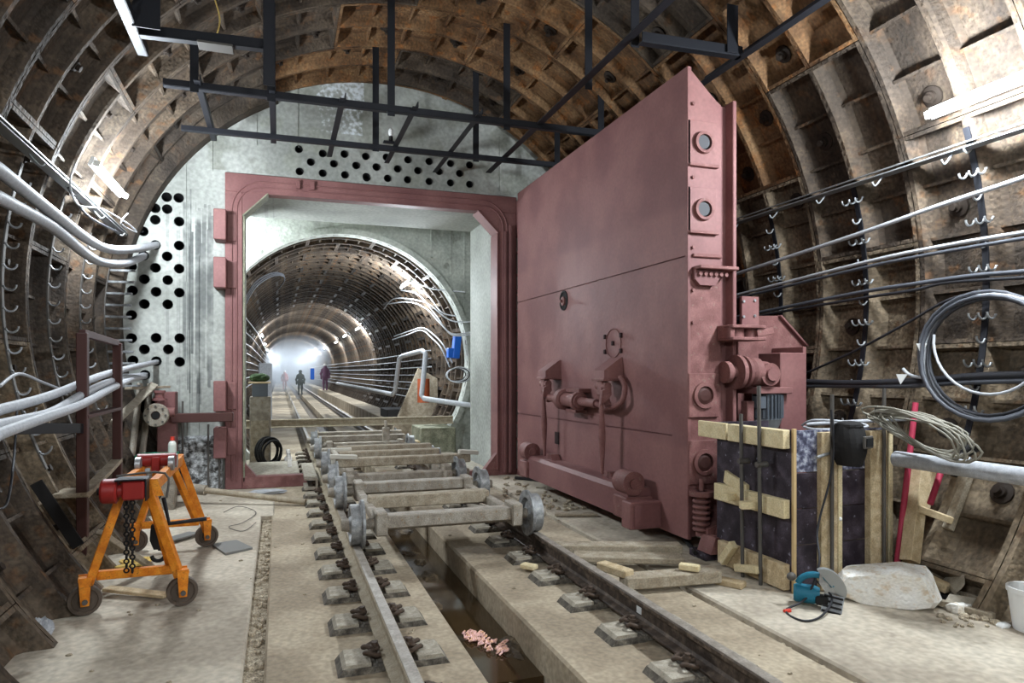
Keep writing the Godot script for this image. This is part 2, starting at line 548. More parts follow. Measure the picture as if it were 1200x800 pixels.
const COOL := Color(0.93, 0.97, 1.0)
const LAMP_POWER := 8.5
func tube_lamp(a: Vector3, b: Vector3, inward: Vector3, label: String, group: String, power := 1.0, lights := 2) -> void:
	var t := thing("tube_lamp", (a + b) * 0.5, label, "lamp", group)
	var ax := (b - a).normalized()
	obj("lamp_body", mb().bar(a - inward * 0.05, b - inward * 0.05, 0.09, 0.035, inward), M.white, t)
	obj("tube", mb().cyl(a + ax * 0.03, b - ax * 0.03, 0.022, -1, 10), M.glow, t)
	var caps := mb()
	for p in [[a, 1.0], [b, -1.0]]: caps.bar(p[0], p[0] + ax * 0.03 * p[1], 0.06, 0.05, inward)
	obj("end_cap", mb().bar(a, a + ax * 0.03, 0.06, 0.06, inward), M.plastic, t)
	obj("end_cap", mb().bar(b, b - ax * 0.03, 0.06, 0.06, inward), M.plastic, t)
	for k in lights:
		var l := OmniLight3D.new()
		l.name = "lamp_light"
		t.add_child(l, true)
		l.position = a.lerp(b, (k + 0.5) / lights) + inward * 0.05 - t.position
		l.light_color = COOL
		l.light_energy = LAMP_POWER * power / lights
		l.light_size = 0.12
		l.omni_range = 60.0
		l.omni_attenuation = 2.0
		l.shadow_enabled = true
func lamps() -> void:
	var g := "fluorescent tubes along the chamber walls"
	var lamp := func(deg: float, z0: float, z1: float, label: String, pw := 1.0) -> void:
		var d := Vector3(cos(deg_to_rad(deg)), sin(deg_to_rad(deg)), 0)
		tube_lamp(on_ring(deg, TR - 0.19, z0), on_ring(deg, TR - 0.19, z1), -d, label, g, pw)
	lamp.call(157.5, -7.55, -8.85, "glowing fluorescent tube beside the bulkhead, above the two thick grey conduits", 1.1)
	lamp.call(22.0, -2.75, -3.98, "glowing fluorescent tube above the wall shelf and big cable coil", 1.3)
	lamp.call(157.5, -0.2, 1.0, "fluorescent tube behind the photographer on the side of the orange stand", 0.75)
	lamp.call(22.0, 3.2, 4.4, "fluorescent tube behind the photographer on the side of the cable coil", 0.75)
	tube_lamp(Vector3(-2.95, 3.5, -12.95), Vector3(-2.95, 3.5, -13.7), Vector3(1, 0, 0), "fluorescent tube hidden behind the gate frame in the short chamber", g, 1.0)
	lamp.call(90.0, 1.5, 2.7, "added fill tube on the crown behind the photographer", 0.75)  # unseen tube, added as fill light for the chamber

# ---------------------------------------------------------------- chamber lining
# one tubbing: a shallow iron pan with flanges all round, a middle rib and small fins, bent round the arc a0..a1 (degrees)
func tubbing(a0: float, a1: float, R: float, D: float, half: float, cx: float, cy: float, skew: float, steps: int, fins := 3, fin := 0.42) -> MB:
	var o := mb()
	var w := half
	var p := [[0.003, R], [0.045, R], [0.056, R + D * 0.2], [0.075, R + D * 0.8], [0.11, R + D], [w - 0.115, R + D], [w - 0.075, R + D * 0.78], [w - 0.045, R + D * 0.22], [w - 0.025, R + D * 0.06]]
	var prof := []
	for q in p: prof.append(Vector2(q[0], q[1]))
	for k in range(p.size() - 1, -1, -1): prof.append(Vector2(2.0 * w - p[k][0], p[k][1]))
	var at := func(a: float, r: float, z: float) -> Vector3:
		var q := deg_to_rad(a)
		var x := cx + r * cos(q)
		return Vector3(x, cy + r * sin(q), -z + skew * x)
	var g := 0.05
	for i in prof.size() - 1:
		var u: Vector2 = prof[i]
		var s: Vector2 = prof[i + 1]
		var t := s - u
		var nn := Vector2(-t.y, t.x).normalized() # (z, r) normal towards the axis
		if nn.y > 0.0: nn = -nn
		if absf(t.x) < 1e-5: nn = Vector2(-1 if t.y < 0 else 1, 0)
		for k in steps:
			var b0 := lerpf(a0 + g, a1 - g, float(k) / steps)
			var b1 := lerpf(a0 + g, a1 - g, float(k + 1) / steps)
			var d0 := Vector3(cos(deg_to_rad(b0)) * nn.y, sin(deg_to_rad(b0)) * nn.y, -nn.x)
			var d1 := Vector3(cos(deg_to_rad(b1)) * nn.y, sin(deg_to_rad(b1)) * nn.y, -nn.x)
			o.quadn(at.call(b0, u.y, u.x), at.call(b1, u.y, u.x), at.call(b1, s.y, s.x), at.call(b0, s.y, s.x), d0, d1, d1, d0)
	var block := func(b0: float, b1: float, z0: float, z1: float, r0: float, r1: float) -> void: # radial plate; r0 at z0, r1 at z1, foot at R + D
		var mid := deg_to_rad((b0 + b1) * 0.5)
		var rad := Vector3(cos(mid), sin(mid), 0)
		var tan_ := Vector3(-sin(mid), cos(mid), 0)
		var q := []
		for e in [[b0, z0, r0], [b1, z0, r0], [b1, z1, r1], [b0, z1, r1]]: q.append(at.call(e[0], e[2], e[1]))
		var f := []
		for e in [[b0, z0], [b1, z0], [b1, z1], [b0, z1]]: f.append(at.call(e[0], R + D + 0.005, e[1]))
		o.quad(q[0], q[1], q[2], q[3], -rad)
		o.quad(q[0], q[3], f[3], f[0], -tan_)
		o.quad(q[1], q[2], f[2], f[1], tan_)
		o.quad(q[0], q[1], f[1], f[0], Vector3(0, 0, 1))
		o.quad(q[2], q[3], f[3], f[2], Vector3(0, 0, -1))
	var th := rad_to_deg(0.036 / R)
	block.call(a0 + g, a0 + th, 0.02, 2.0 * w - 0.02, R + 0.006, R + 0.006)
	block.call(a1 - th, a1 - g, 0.02, 2.0 * w - 0.02, R + 0.006, R + 0.006)
	for k in fins:
		var m := lerpf(a0, a1, (k + 1.0) / (fins + 1.0))
		var ft := rad_to_deg(0.013 / R)
		block.call(m - ft, m + ft, 0.045, w - 0.03, R + D * fin, R + D * (fin + 0.2))
		block.call(m - ft, m + ft, w + 0.03, 2.0 * w - 0.045, R + D * (fin + 0.2), R + D * fin)
	return o
func plug_mesh() -> ArrayMesh: # grout plug, axis +Y
	return to_mesh(mb().lathe([Vector2(0.085, 0), Vector2(0.085, 0.022), Vector2(0.05, 0.03), Vector2(0.045, 0.055), Vector2(0.0, 0.058)], Vector3.ZERO, Vector3.UP, 12).lathe([Vector2(0.03, 0.05), Vector2(0.03, 0.09), Vector2(0, 0.09)], Vector3.ZERO, Vector3.UP, 6))
func lining() -> void:
	var L := struct("wall_lining", "rust-brown ribbed iron lining rings of the vaulted chamber", "tunnel lining")
	var pitch := 360.0 / 13.0
	var made := [[], []]
	for v in 2:
		var a: float = [20.5, 6.7][v] - pitch * 3.0
		while a < 225.0:
			if a + pitch > -43.0: made[v].append([a, to_mesh(tubbing(a, a + pitch, TR, 0.14, HALF, TCX, TCY, SKEW, 7))])
			a += pitch
	var plug := plug_mesh()
	rng.seed = 5
	for nn in range(-7, 7):
		var ring := Node3D.new()
		ring.name = "ring"
		L.add_child(ring, true)
		ring.position.z = RING0 - 2.0 * HALF * nn
		for s in made[posmod(nn, 2)]:
			var c := rng.randf()
			var right: float = s[0]
			var mt: Material = M.iron if c < 0.55 else M.iron2
			if right < 110.0 and right > 5.0: mt = M.iron3 if c < (0.75 if right < 62.0 else 0.55) else M.iron
			elif right < 4.0: mt = M.iron_dusty if c < 0.8 else M.iron
			elif right > 176.0: mt = M.iron_dusty if c < 0.35 else M.iron
			elif right < 150.0 and c > 0.86: mt = M.iron3
			inst("segment", s[1], mt, ring)
			if nn >= -1:
				for e in [[0.125, 1.5], [0.625, 1.5], [0.375, 0.5], [0.875, 0.5]]:
					if rng.randf() < (0.85 if e[1] > 1.0 else 0.35):
						var deg: float = s[0] + pitch * e[0]
						if deg < -32.0 or deg > 212.0: continue
						var d := Vector3(cos(deg_to_rad(deg)), sin(deg_to_rad(deg)), 0)
						var at := Vector3(TCX, TCY, 0) + d * (TR + 0.142)
						var o := inst("grout_plug", plug, M.plug, ring, at + Vector3(0, 0, -HALF * e[1] + SKEW * at.x))
						o.basis = Basis(Vector3(0, 0, 1), deg_to_rad(deg) + PI / 2)
	# smooth collar where the lining meets the bulkhead
	var col := mb()
	for k in 34:
		var a0 := 116.0 + 108.0 * k / 34.0
		var a1 := 116.0 + 108.0 * (k + 1) / 34.0
		var q := []
		for e in [[a0, TR - 0.13, WALLZ], [a1, TR - 0.13, WALLZ], [a1, TR - 0.13, -10.18], [a0, TR - 0.13, -10.18], [a1, TR + 0.2, -9.98], [a0, TR + 0.2, -9.98]]: q.append(on_ring(e[0], e[1], e[2]))
		col.quad(q[0], q[1], q[2], q[3], Vector3(TCX, TCY, -10) - q[0])
		col.quad(q[3], q[2], q[4], q[5], Vector3(0, 0, 1))
	obj("collar", col, M.iron2, L)
	# the tunnel behind the photographer is closed by a plain concrete wall
	var B := struct("wall_back", "plain concrete end wall behind the photographer", "wall")
	obj("concrete", mb().span(Vector3(-4.2, -0.5, 4.5), Vector3(4.4, 6.6, 4.9)), M.conc, B)

# ---------------------------------------------------------------- floor with the drain between the rails
func floors() -> void:
	var F := struct("floor", "dusty concrete floor slabs with a drain trench between the rails", "floor")
	obj("slab", mb().span(Vector3(-3.3, -0.5, REAR), Vector3(-1.6, 0, 4.6), 0.012), M.floor, F)
	obj("slab", mb().span(Vector3(-1.49, -0.5, REAR), Vector3(-0.35, 0.0, 4.6), 0.014), M.floor2, F)
	obj("slab", mb().span(Vector3(0.13, -0.5, REAR), Vector3(1.5, 0.0, 4.6), 0.016), M.floor2, F)
	obj("slab", mb().span(Vector3(1.55, -0.5, REAR), Vector3(3.6, 0.012, 4.6), 0.014), M.floor, F)
	obj("groove_bed", mb().span(Vector3(-1.62, -0.5, -8.35), Vector3(-1.46, -0.05, 4.6)), M.rubble, F)
	obj("groove_fill", mb().span(Vector3(-1.62, -0.5, REAR), Vector3(-1.46, 0.0, -8.35)), M.floor, F)
	obj("groove_bed", mb().span(Vector3(1.48, -0.5, REAR), Vector3(1.58, -0.04, 4.6)), M.rubble, F)
	obj("trench_bottom", mb().span(Vector3(-0.4, -0.6, REAR), Vector3(0.2, -0.28, 4.6)), M.mud, F)
	# standing water
	var W := obj("water", mb().span(Vector3(-0.345, -0.27, -8.6), Vector3(0.125, -0.21, -3.9), 0.0), M.water)
	tag(W, "brown standing water in the trench between the rails", "water", "", "stuff")
	# mud banks rising out of the water
	var mud := mb()
	rng.seed = 19
	for k in 26:
		var z := -3.9 + rng.randf() * 2.2 if k < 14 else -4.2 - rng.randf() * 4.4
		mud.add(lump(Vector3(-0.3 + rng.randf() * 0.42, -0.245, z), Vector3(0.1 + rng.randf() * 0.2, 0.09 + rng.randf() * 0.04, 0.12 + rng.randf() * 0.3), 100 + k, 0.2, 2.2, 10, 6))
	var mo := obj("mud", mud, M.mud)
	tag(mo, "lumps of wet brown mud along the drain trench bottom", "mud", "", "stuff")

# ---------------------------------------------------------------- bulkhead with its sleeves
func sleeve_spots() -> Array:
	var s := []
	for q in [[547, 60], [630, 62], [505, 97], [588, 100], [463, 135], [547, 140], [630, 143], [508, 180], [590, 183], [466, 220], [549, 224], [631, 227], [508, 267], [590, 268], [463, 306], [463, 387], [549, 386], [632, 387], [508, 426], [592, 426], [468, 465], [550, 468], [632, 470], [510, 516]]:
		s.append([q[0] / 3.0, q[1] / 3.0 + 267.0, 0.066])
	for q in [[195.5, 231], [209.5, 232], [182, 244], [196, 245], [182, 257.5], [210, 259.5], [168, 271]]: s.append([q[0], q[1], 0.066])
	for q in [[378, 180], [364, 190], [351, 201], [378, 203], [391, 192], [417, 194], [441, 196], [429, 207], [350, 175]]: s.append([q[0], q[1], 0.055])
	for q in [[10, 542], [85, 550], [122, 587], [12, 615], [88, 625], [158, 553], [197, 594], [162, 627], [233, 562], [268, 600], [232, 632], [308, 568], [343, 603], [308, 638], [383, 575], [415, 610], [383, 643], [450, 580], [450, 648]]:
		s.append([400 + q[0] / 3.0, q[1] / 3.0, 0.055])
	s.append([172, 480, 0.17])
	return s
# a flat face with any number of holes: cut into upright strips through the middle of each hole, so that every piece is a simple outline
func face_with_holes(b: MB, outer: PackedVector2Array, holes: Array, z: float, out: Vector3) -> void:
	var xs := []
	var lo := 1e9
	var hi := -1e9
	for p in outer:
		lo = minf(lo, p.x); hi = maxf(hi, p.x)
	for h in holes:
		var m := 0.0
		for p in h: m += p.x
		xs.append(m / h.size())
	xs.append(lo - 0.1); xs.append(hi + 0.1)
	xs.sort()
	for i in xs.size() - 1:
		if xs[i + 1] - xs[i] < 1e-4: continue
		var strip := PackedVector2Array([Vector2(xs[i], -20), Vector2(xs[i + 1], -20), Vector2(xs[i + 1], 20), Vector2(xs[i], 20)])
		var pieces := Geometry2D.intersect_polygons(outer, strip)
		for h in holes:
			var next := []
			for p in pieces: next.append_array(Geometry2D.clip_polygons(p, h))
			pieces.assign(next)
		for p in pieces:
			var t := Geometry2D.triangulate_polygon(p)
			for k in range(0, t.size(), 3):
				b.flat(Vector3(p[t[k]].x, p[t[k]].y, z), Vector3(p[t[k + 1]].x, p[t[k + 1]].y, z), Vector3(p[t[k + 2]].x, p[t[k + 2]].y, z), out)
func bulkhead() -> void:
	var W := struct("wall_front", "pale concrete bulkhead pierced by rows of round pipe sleeves", "wall")
	var poly := PackedVector2Array()
	for k in 61:
		var a := deg_to_rad(-48.0 + 276.0 * k / 60.0)
		poly.append(Vector2(TCX + (TR + 0.16) * cos(a), TCY + (TR + 0.16) * sin(a)))
	var rect := func(x0: float, y0: float, x1: float, y1: float) -> PackedVector2Array:
		return PackedVector2Array([Vector2(x0, y0), Vector2(x1, y0), Vector2(x1, y1), Vector2(x0, y1)])
	var holes := [rect.call(-1.93, -1.5, 1.93, 4.24)]
	var joints := []
	# joints between the cast panels
	for px in [[219, 150, 330], [250, 140, 200], [223, 262, 520], [302, 122, 170], [350, 100, 172], [585, 160, 224], [234, 300, 520]]:
		var t := fz(px[0], px[1], WALLZ)
		var u := fz(px[0], px[2], WALLZ)
		joints.append(rect.call(t.x - 0.008, u.y, t.x + 0.008, t.y))
	for j in joints: holes.append(j)
	var spots := sleeve_spots()
	for s in spots:
		var q := fz(s[0], s[1], WALLZ)
		var c := PackedVector2Array()
		for k in 16: c.append(Vector2(q.x, q.y) + Vector2.from_angle(TAU * k / 16.0) * (s[2] - 0.002))
		holes.append(c)
	var b := mb()
	face_with_holes(b, poly, holes, WALLZ, Vector3(0, 0, 1))
	for j in joints:
		for k in 4:
			var p := Vector3(j[k].x, j[k].y, WALLZ)
			var q := Vector3(j[(k + 1) % 4].x, j[(k + 1) % 4].y, WALLZ)
			b.quad(p, q, q + Vector3(0, 0, -0.016), p + Vector3(0, 0, -0.016), Vector3((j[0].x + j[2].x) * 0.5, (j[0].y + j[2].y) * 0.5, WALLZ) - (p + q) * 0.5)
		var bk := []
		for k in 4: bk.append(Vector3(j[k].x, j[k].y, WALLZ - 0.016))
		b.quad(bk[0], bk[1], bk[2], bk[3], Vector3(0, 0, 1))
	# reveals of the passage and the back of the bulkhead
	var zb := WALLZ - 1.75
	b.quad(Vector3(-1.93, -0.5, WALLZ), Vector3(-1.93, 4.24, WALLZ), Vector3(-1.93, 4.24, zb), Vector3(-1.93, -0.5, zb), Vector3(1, 0, 0))
	b.quad(Vector3(1.93, -0.5, WALLZ), Vector3(1.93, 4.24, WALLZ), Vector3(1.93, 4.24, zb), Vector3(1.93, -0.5, zb), Vector3(-1, 0, 0))
	b.quad(Vector3(-1.93, 4.24, WALLZ), Vector3(1.93, 4.24, WALLZ), Vector3(1.93, 4.24, zb), Vector3(-1.93, 4.24, zb), Vector3(0, -1, 0))
	face_with_holes(b, poly, [holes[0]], zb, Vector3(0, 0, -1))
	for k in poly.size() - 1: b.quad(Vector3(poly[k].x, poly[k].y, WALLZ), Vector3(poly[k + 1].x, poly[k + 1].y, WALLZ), Vector3(poly[k + 1].x, poly[k + 1].y, zb), Vector3(poly[k].x, poly[k].y, zb), Vector3(poly[k].x - TCX, poly[k].y - TCY, 0))
	b.planar_uv(Vector2(-4, -1), Vector2(8, 8))
	for k in b.v.size(): # the reveals take their marks along their own depth
		if absf(b.n[k].x) > 0.7: b.uv[k] = Vector2(b.v[k].z / 8.0 + 0.1, b.uv[k].y)
		elif absf(b.n[k].y) > 0.7: b.uv[k] = Vector2(b.uv[k].x, b.v[k].z / 8.0)
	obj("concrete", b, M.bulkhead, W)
	for s in spots:
		var q := fz(s[0], s[1], WALLZ)
		var r: float = s[2]
		var f := 0.012 if r < 0.1 else 0.0
		obj("pipe_sleeve", mb().lathe([Vector2(r - 0.006, -0.42), Vector2(r - 0.006, f), Vector2(r, f), Vector2(r, -0.05)], q, Vector3(0, 0, 1), 16).lathe([Vector2(0, -0.42), Vector2(r, -0.42)], q, Vector3(0, 0, 1), 16), M.hole, W)
	# chamber between the bulkhead and the running tunnel
	var C := struct("wall_passage", "smooth concrete walls of the short chamber behind the gate", "wall")
	obj("side_wall", mb().span(Vector3(-3.4, -0.5, REAR), Vector3(-3.1, 5.2, -12.1)), M.conc, C)
	obj("side_wall", mb().span(Vector3(3.1, -0.5, REAR), Vector3(3.4, 5.2, -12.1)), M.conc, C)
	obj("roof", mb().span(Vector3(-3.4, 4.95, REAR), Vector3(3.4, 5.3, -12.1)), M.conc, C)
	# rear wall with the round mouth
	var R := struct("wall_rear", "grey panelled wall around the round mouth of the running tunnel", "wall")
	var hole := []
	for k in 73: hole.append(TAU * k / 72.0)
	var face := mb()
	for k in 72:
		var q := []
		for a in [hole[k], hole[k + 1]]:
			var d := Vector2(cos(a), sin(a))
			var far := 99.0
			if d.x > 0.001: far = minf(far, (3.2 - RCX) / d.x)
			if d.x < -0.001: far = minf(far, (-3.2 - RCX) / d.x)
			if d.y > 0.001: far = minf(far, (5.1 - RCY) / d.y)
			if d.y < -0.001: far = minf(far, (-0.6 - RCY) / d.y)
			q.append([Vector3(RCX + d.x * RR, RCY + d.y * RR, REAR), Vector3(RCX + d.x * maxf(far, RR), RCY + d.y * maxf(far, RR), REAR)])
		var bk := Vector3(0, 0, -0.3)
		face.quad(q[0][0], q[0][1], q[1][1], q[1][0], Vector3(0, 0, 1))
		face.quad(q[0][0] + bk, q[0][1] + bk, q[1][1] + bk, q[1][0] + bk, Vector3(0, 0, -1))
		face.quad(q[0][0], q[1][0], q[1][0] + bk, q[0][0] + bk, Vector3(RCX, RCY, REAR) - q[0][0])
	obj("concrete", face, M.conc, R)
	for x in [1.55, 1.95, 2.25]:
		var dy := sqrt((RR + 0.1) * (RR + 0.1) - (x - RCX) * (x - RCX))
		obj("panel_batten", mb().span(Vector3(x - 0.015, RCY + dy, REAR), Vector3(x + 0.015, 4.9, REAR + 0.014), 0.0), M.conc, R)
		if dy < RCY: obj("panel_batten", mb().span(Vector3(x - 0.015, 0.0, REAR), Vector3(x + 0.015, RCY - dy, REAR + 0.014), 0.0), M.conc, R)
	for y in [4.0, 3.2, 0.9]:
		var dx := RCX + sqrt((RR + 0.1) * (RR + 0.1) - (y - RCY) * (y - RCY))
		obj("panel_batten", mb().span(Vector3(dx, y - 0.012, REAR), Vector3(3.0, y + 0.012, REAR + 0.014), 0.0), M.conc, R)
	var ring := mb()
	for k in 72:
		var d0 := Vector3(cos(hole[k]), sin(hole[k]), 0)
		var d1 := Vector3(cos(hole[k + 1]), sin(hole[k + 1]), 0)
		var c := Vector3(RCX, RCY, REAR)
		var f := Vector3(0, 0, 0.07)
		ring.quad(c + d0 * (RR - 0.01) + f, c + d1 * (RR - 0.01) + f, c + d1 * (RR + 0.1) + f, c + d0 * (RR + 0.1) + f, Vector3(0, 0, 1))
		ring.quadn(c + d0 * (RR + 0.1) + f, c + d1 * (RR + 0.1) + f, c + d1 * (RR + 0.1), c + d0 * (RR + 0.1), d0, d1, d1, d0)
		ring.quadn(c + d0 * (RR - 0.01) + f, c + d1 * (RR - 0.01) + f, c + d1 * (RR - 0.01), c + d0 * (RR - 0.01), -d0, -d1, -d1, -d0)
	obj("mouth_ring", ring, M.conc, R, "pale concrete lip around the tunnel mouth")

# ---------------------------------------------------------------- running tunnel
func running_tunnel() -> void:
	var L := struct("wall_running_tunnel", "long ribbed running tunnel lined with iron rings fading into haze", "tunnel lining")
	var segs := [[], []]
	for v in 2:
		for k in 9 + v:
			var a := -44.0 - 15.0 * v + 30.0 * k
			segs[v].append(to_mesh(tubbing(a, a + 30.0, RR, 0.13, 0.5, RCX, RCY, 0.0, 6, 4, 0.2)))
	rng.seed = 8
	for nn in 16:
		var ring := Node3D.new()
		ring.name = "ring"
		L.add_child(ring, true)
		ring.position.z = REAR - 0.06 - 1.0 * nn
		for s in segs[nn % 2]: inst("segment", s, M.iron_run if rng.randf() < 0.8 else M.iron, ring)
	# the far rings, too thin in the view to tell their pieces apart
	var far := mb()
	var z := REAR - 0.06 - 16.0
	while z > -150.0:
		for q in [[0.0, 0.0, 0.045, 0.0], [0.045, 0.0, 0.075, 0.13], [0.075, 0.13, 0.44, 0.13], [0.44, 0.13, 0.475, 0.01], [0.475, 0.01, 0.525, 0.01], [0.525, 0.01, 0.56, 0.13], [0.56, 0.13, 0.925, 0.13], [0.925, 0.13, 0.955, 0.0], [0.955, 0.0, 1.0, 0.0]]:
			for k in 30:
				var a0 := -46.0 + 272.0 * k / 30.0
				var a1 := -46.0 + 272.0 * (k + 1) / 30.0
				var p := [in_run(a0, RR + q[1], z - q[0]), in_run(a1, RR + q[1], z - q[0]), in_run(a1, RR + q[3], z - q[2]), in_run(a0, RR + q[3], z - q[2])]
				far.quad(p[0], p[1], p[2], p[3], Vector3(RCX, RCY, z - 0.4) - p[0])
		z -= 1.0
	var fo := obj("far_rings", far, M.iron_run, L)
	fo.set_meta("kind", "stuff")
	var F := struct("floor_running_tunnel", "concrete track bed and side walkway of the running tunnel", "floor")
	obj("slab", mb().span(Vector3(-2.2, -0.6, -150), Vector3(-0.35, 0, REAR)), M.floor2, F)
	obj("slab", mb().span(Vector3(0.13, -0.6, -150), Vector3(1.9, 0, REAR)), M.floor2, F)
	obj("drain", mb().span(Vector3(-0.4, -0.6, -150), Vector3(0.2, -0.25, REAR)), M.mud, F)
	obj("walkway", mb().span(Vector3(1.25, -0.1, -150), Vector3(2.2, 0.42, -16.5), 0.02), M.floor2, F)
	# end of the drive, lost in haze
	var E := struct("wall_end", "far end of the running tunnel lost in bright haze", "wall")
	obj("concrete", mb().span(Vector3(-3.2, -1, -151), Vector3(3.0, 5, -150)), M.conc, E)
	var g := "tubes along the running tunnel"
	var spots := [[50, -15.6, 1.6], [41, -28.2, 1.0], [39, -40, 1.0], [40, -50, 1.0], [42, -60, 1.2], [41, -34, 0.7], [145, -31, 1.0], [146, -39, 0.7], [147, -48, 1.0], [147, -58, 1.2]]
	for k in 9: spots.append([40 if k % 2 == 0 else 147, -69.0 - 8.0 * k, 2.2])  # extra strong tubes added far off to brighten the haze
	for e in spots:
		var d := Vector3(cos(deg_to_rad(e[0])), sin(deg_to_rad(e[0])), 0)
		tube_lamp(in_run(e[0], RR - 0.16, e[1] + 0.6), in_run(e[0], RR - 0.16, e[1] - 0.6), -d, "lit tube lamp on the running tunnel wall beyond the gate, farthest ones added to brighten the haze", g, e[2], 1)

func haze() -> void:
	var f := FogVolume.new()
	f.name = "haze"
	f.shape = RenderingServer.FOG_VOLUME_SHAPE_BOX
	f.size = Vector3(4.6, 4.6, 100)
	f.position = Vector3(RCX, 2.0, -99.9)
	var m := FogMaterial.new()
	m.density = 0.04
	m.albedo = Color(0.95, 0.97, 1.0)
	f.material = m
	add_child(f)
	tag(f, "pale haze hanging in the far running tunnel", "haze", "", "stuff")
# ---------------------------------------------------------------- track
func rail_profile() -> Array:
	return [Vector2(-0.066, 0), Vector2(0.066, 0), Vector2(0.066, 0.012), Vector2(0.02, 0.028), Vector2(0.009, 0.045), Vector2(0.009, 0.112), Vector2(0.036, 0.122), Vector2(0.036, 0.146), Vector2(0.028, 0.154), Vector2(-0.028, 0.154), Vector2(-0.036, 0.146), Vector2(-0.036, 0.122), Vector2(-0.009, 0.112), Vector2(-0.009, 0.045), Vector2(-0.02, 0.028), Vector2(-0.066, 0.012)]
func track() -> void:
	for e in [[-0.8, "dust-covered running rail along the floor groove, under the carts' flanged wheels", M.rail_dusty], [0.79, "dark-webbed running rail beside the planks and the open gate leaf", M.rail]]:
		var t := thing("rail", Vector3(e[0], 0.046, -5), e[1], "rail", "running rails")
		obj("web", mb().prism(rail_profile(), Vector3(e[0], 0.046, 4.5), Vector3.RIGHT, Vector3.UP, -154.0), e[2], t)
		obj("running_surface", mb().span(Vector3(e[0] - 0.03, 0.198, -149.5), Vector3(e[0] + 0.03, 0.2025, 4.5), 0.001), M.rail_top, t)
	var st := thing("sticker", Vector3(0.781, 0.12, -3.88), "small white sticker on the web of the dark rail", "sticker")
	obj("paper", mb().span(Vector3(0.778, 0.10, -3.92), Vector3(0.7805, 0.145, -3.86), 0.0), M.white, st)
	# rail fastenings
	var proto: Node3D = null
	var g := "rail fastenings along both rails"
	for k in range(-2, 19):
		for r in [-0.8, 0.79]:
			var at := Vector3(r, 0.0, -3.2 - 0.61 * k - (0.1 if r < 0 else 0.0))
			if proto == null:
				proto = thing("rail_fastening", at, "rubber-cased sleeper block with dark spring clips holding a rail", "rail fastening", g)
				obj("base_plate", mb().span(at + Vector3(-0.1, 0.0, -0.12), at + Vector3(0.1, 0.046, 0.12), 0.004), M.rubber, proto)
				for s in [-1.0, 1.0]:
					var o := at + Vector3(0.2 * s, 0, 0)
					obj("rubber_case", mb().prism([Vector2(0.08, 0), Vector2(0.31, 0), Vector2(0.28, 0.035), Vector2(0.08, 0.035)], at + Vector3(0, 0, 0.125 * -s), Vector3(s, 0, 0), Vector3.UP, 0.25), M.rubber, proto)
					obj("block_top", mb().prism([Vector2(0.13, 0.035), Vector2(0.285, 0.035), Vector2(0.265, 0.055), Vector2(0.13, 0.055)], at + Vector3(0, 0, 0.112 * -s), Vector3(s, 0, 0), Vector3.UP, 0.224), M.pad, proto)
					var c := mb()
					for zz in [-0.045, 0.045]:
						var pts := []
						for q in 9:
							var a := -2.6 + 5.2 * q / 8.0
							pts.append(at + Vector3(s * (0.115 + 0.045 * cos(a)), 0.085 + 0.012 * sin(2.0 * a), zz + 0.034 * sin(a)))
						c.tube(pts, 0.013, 6)
					obj("spring_clip", c, M.clip, proto)
					obj("bolt", mb().cyl(at + Vector3(s * 0.1, 0.04, 0), at + Vector3(s * 0.1, 0.125, 0), 0.018, 0.018, 8).cyl(at + Vector3(s * 0.1, 0.085, 0), at + Vector3(s * 0.1, 0.108, 0), 0.03, 0.03, 6), M.clip, proto)
			else: copy(proto, at)

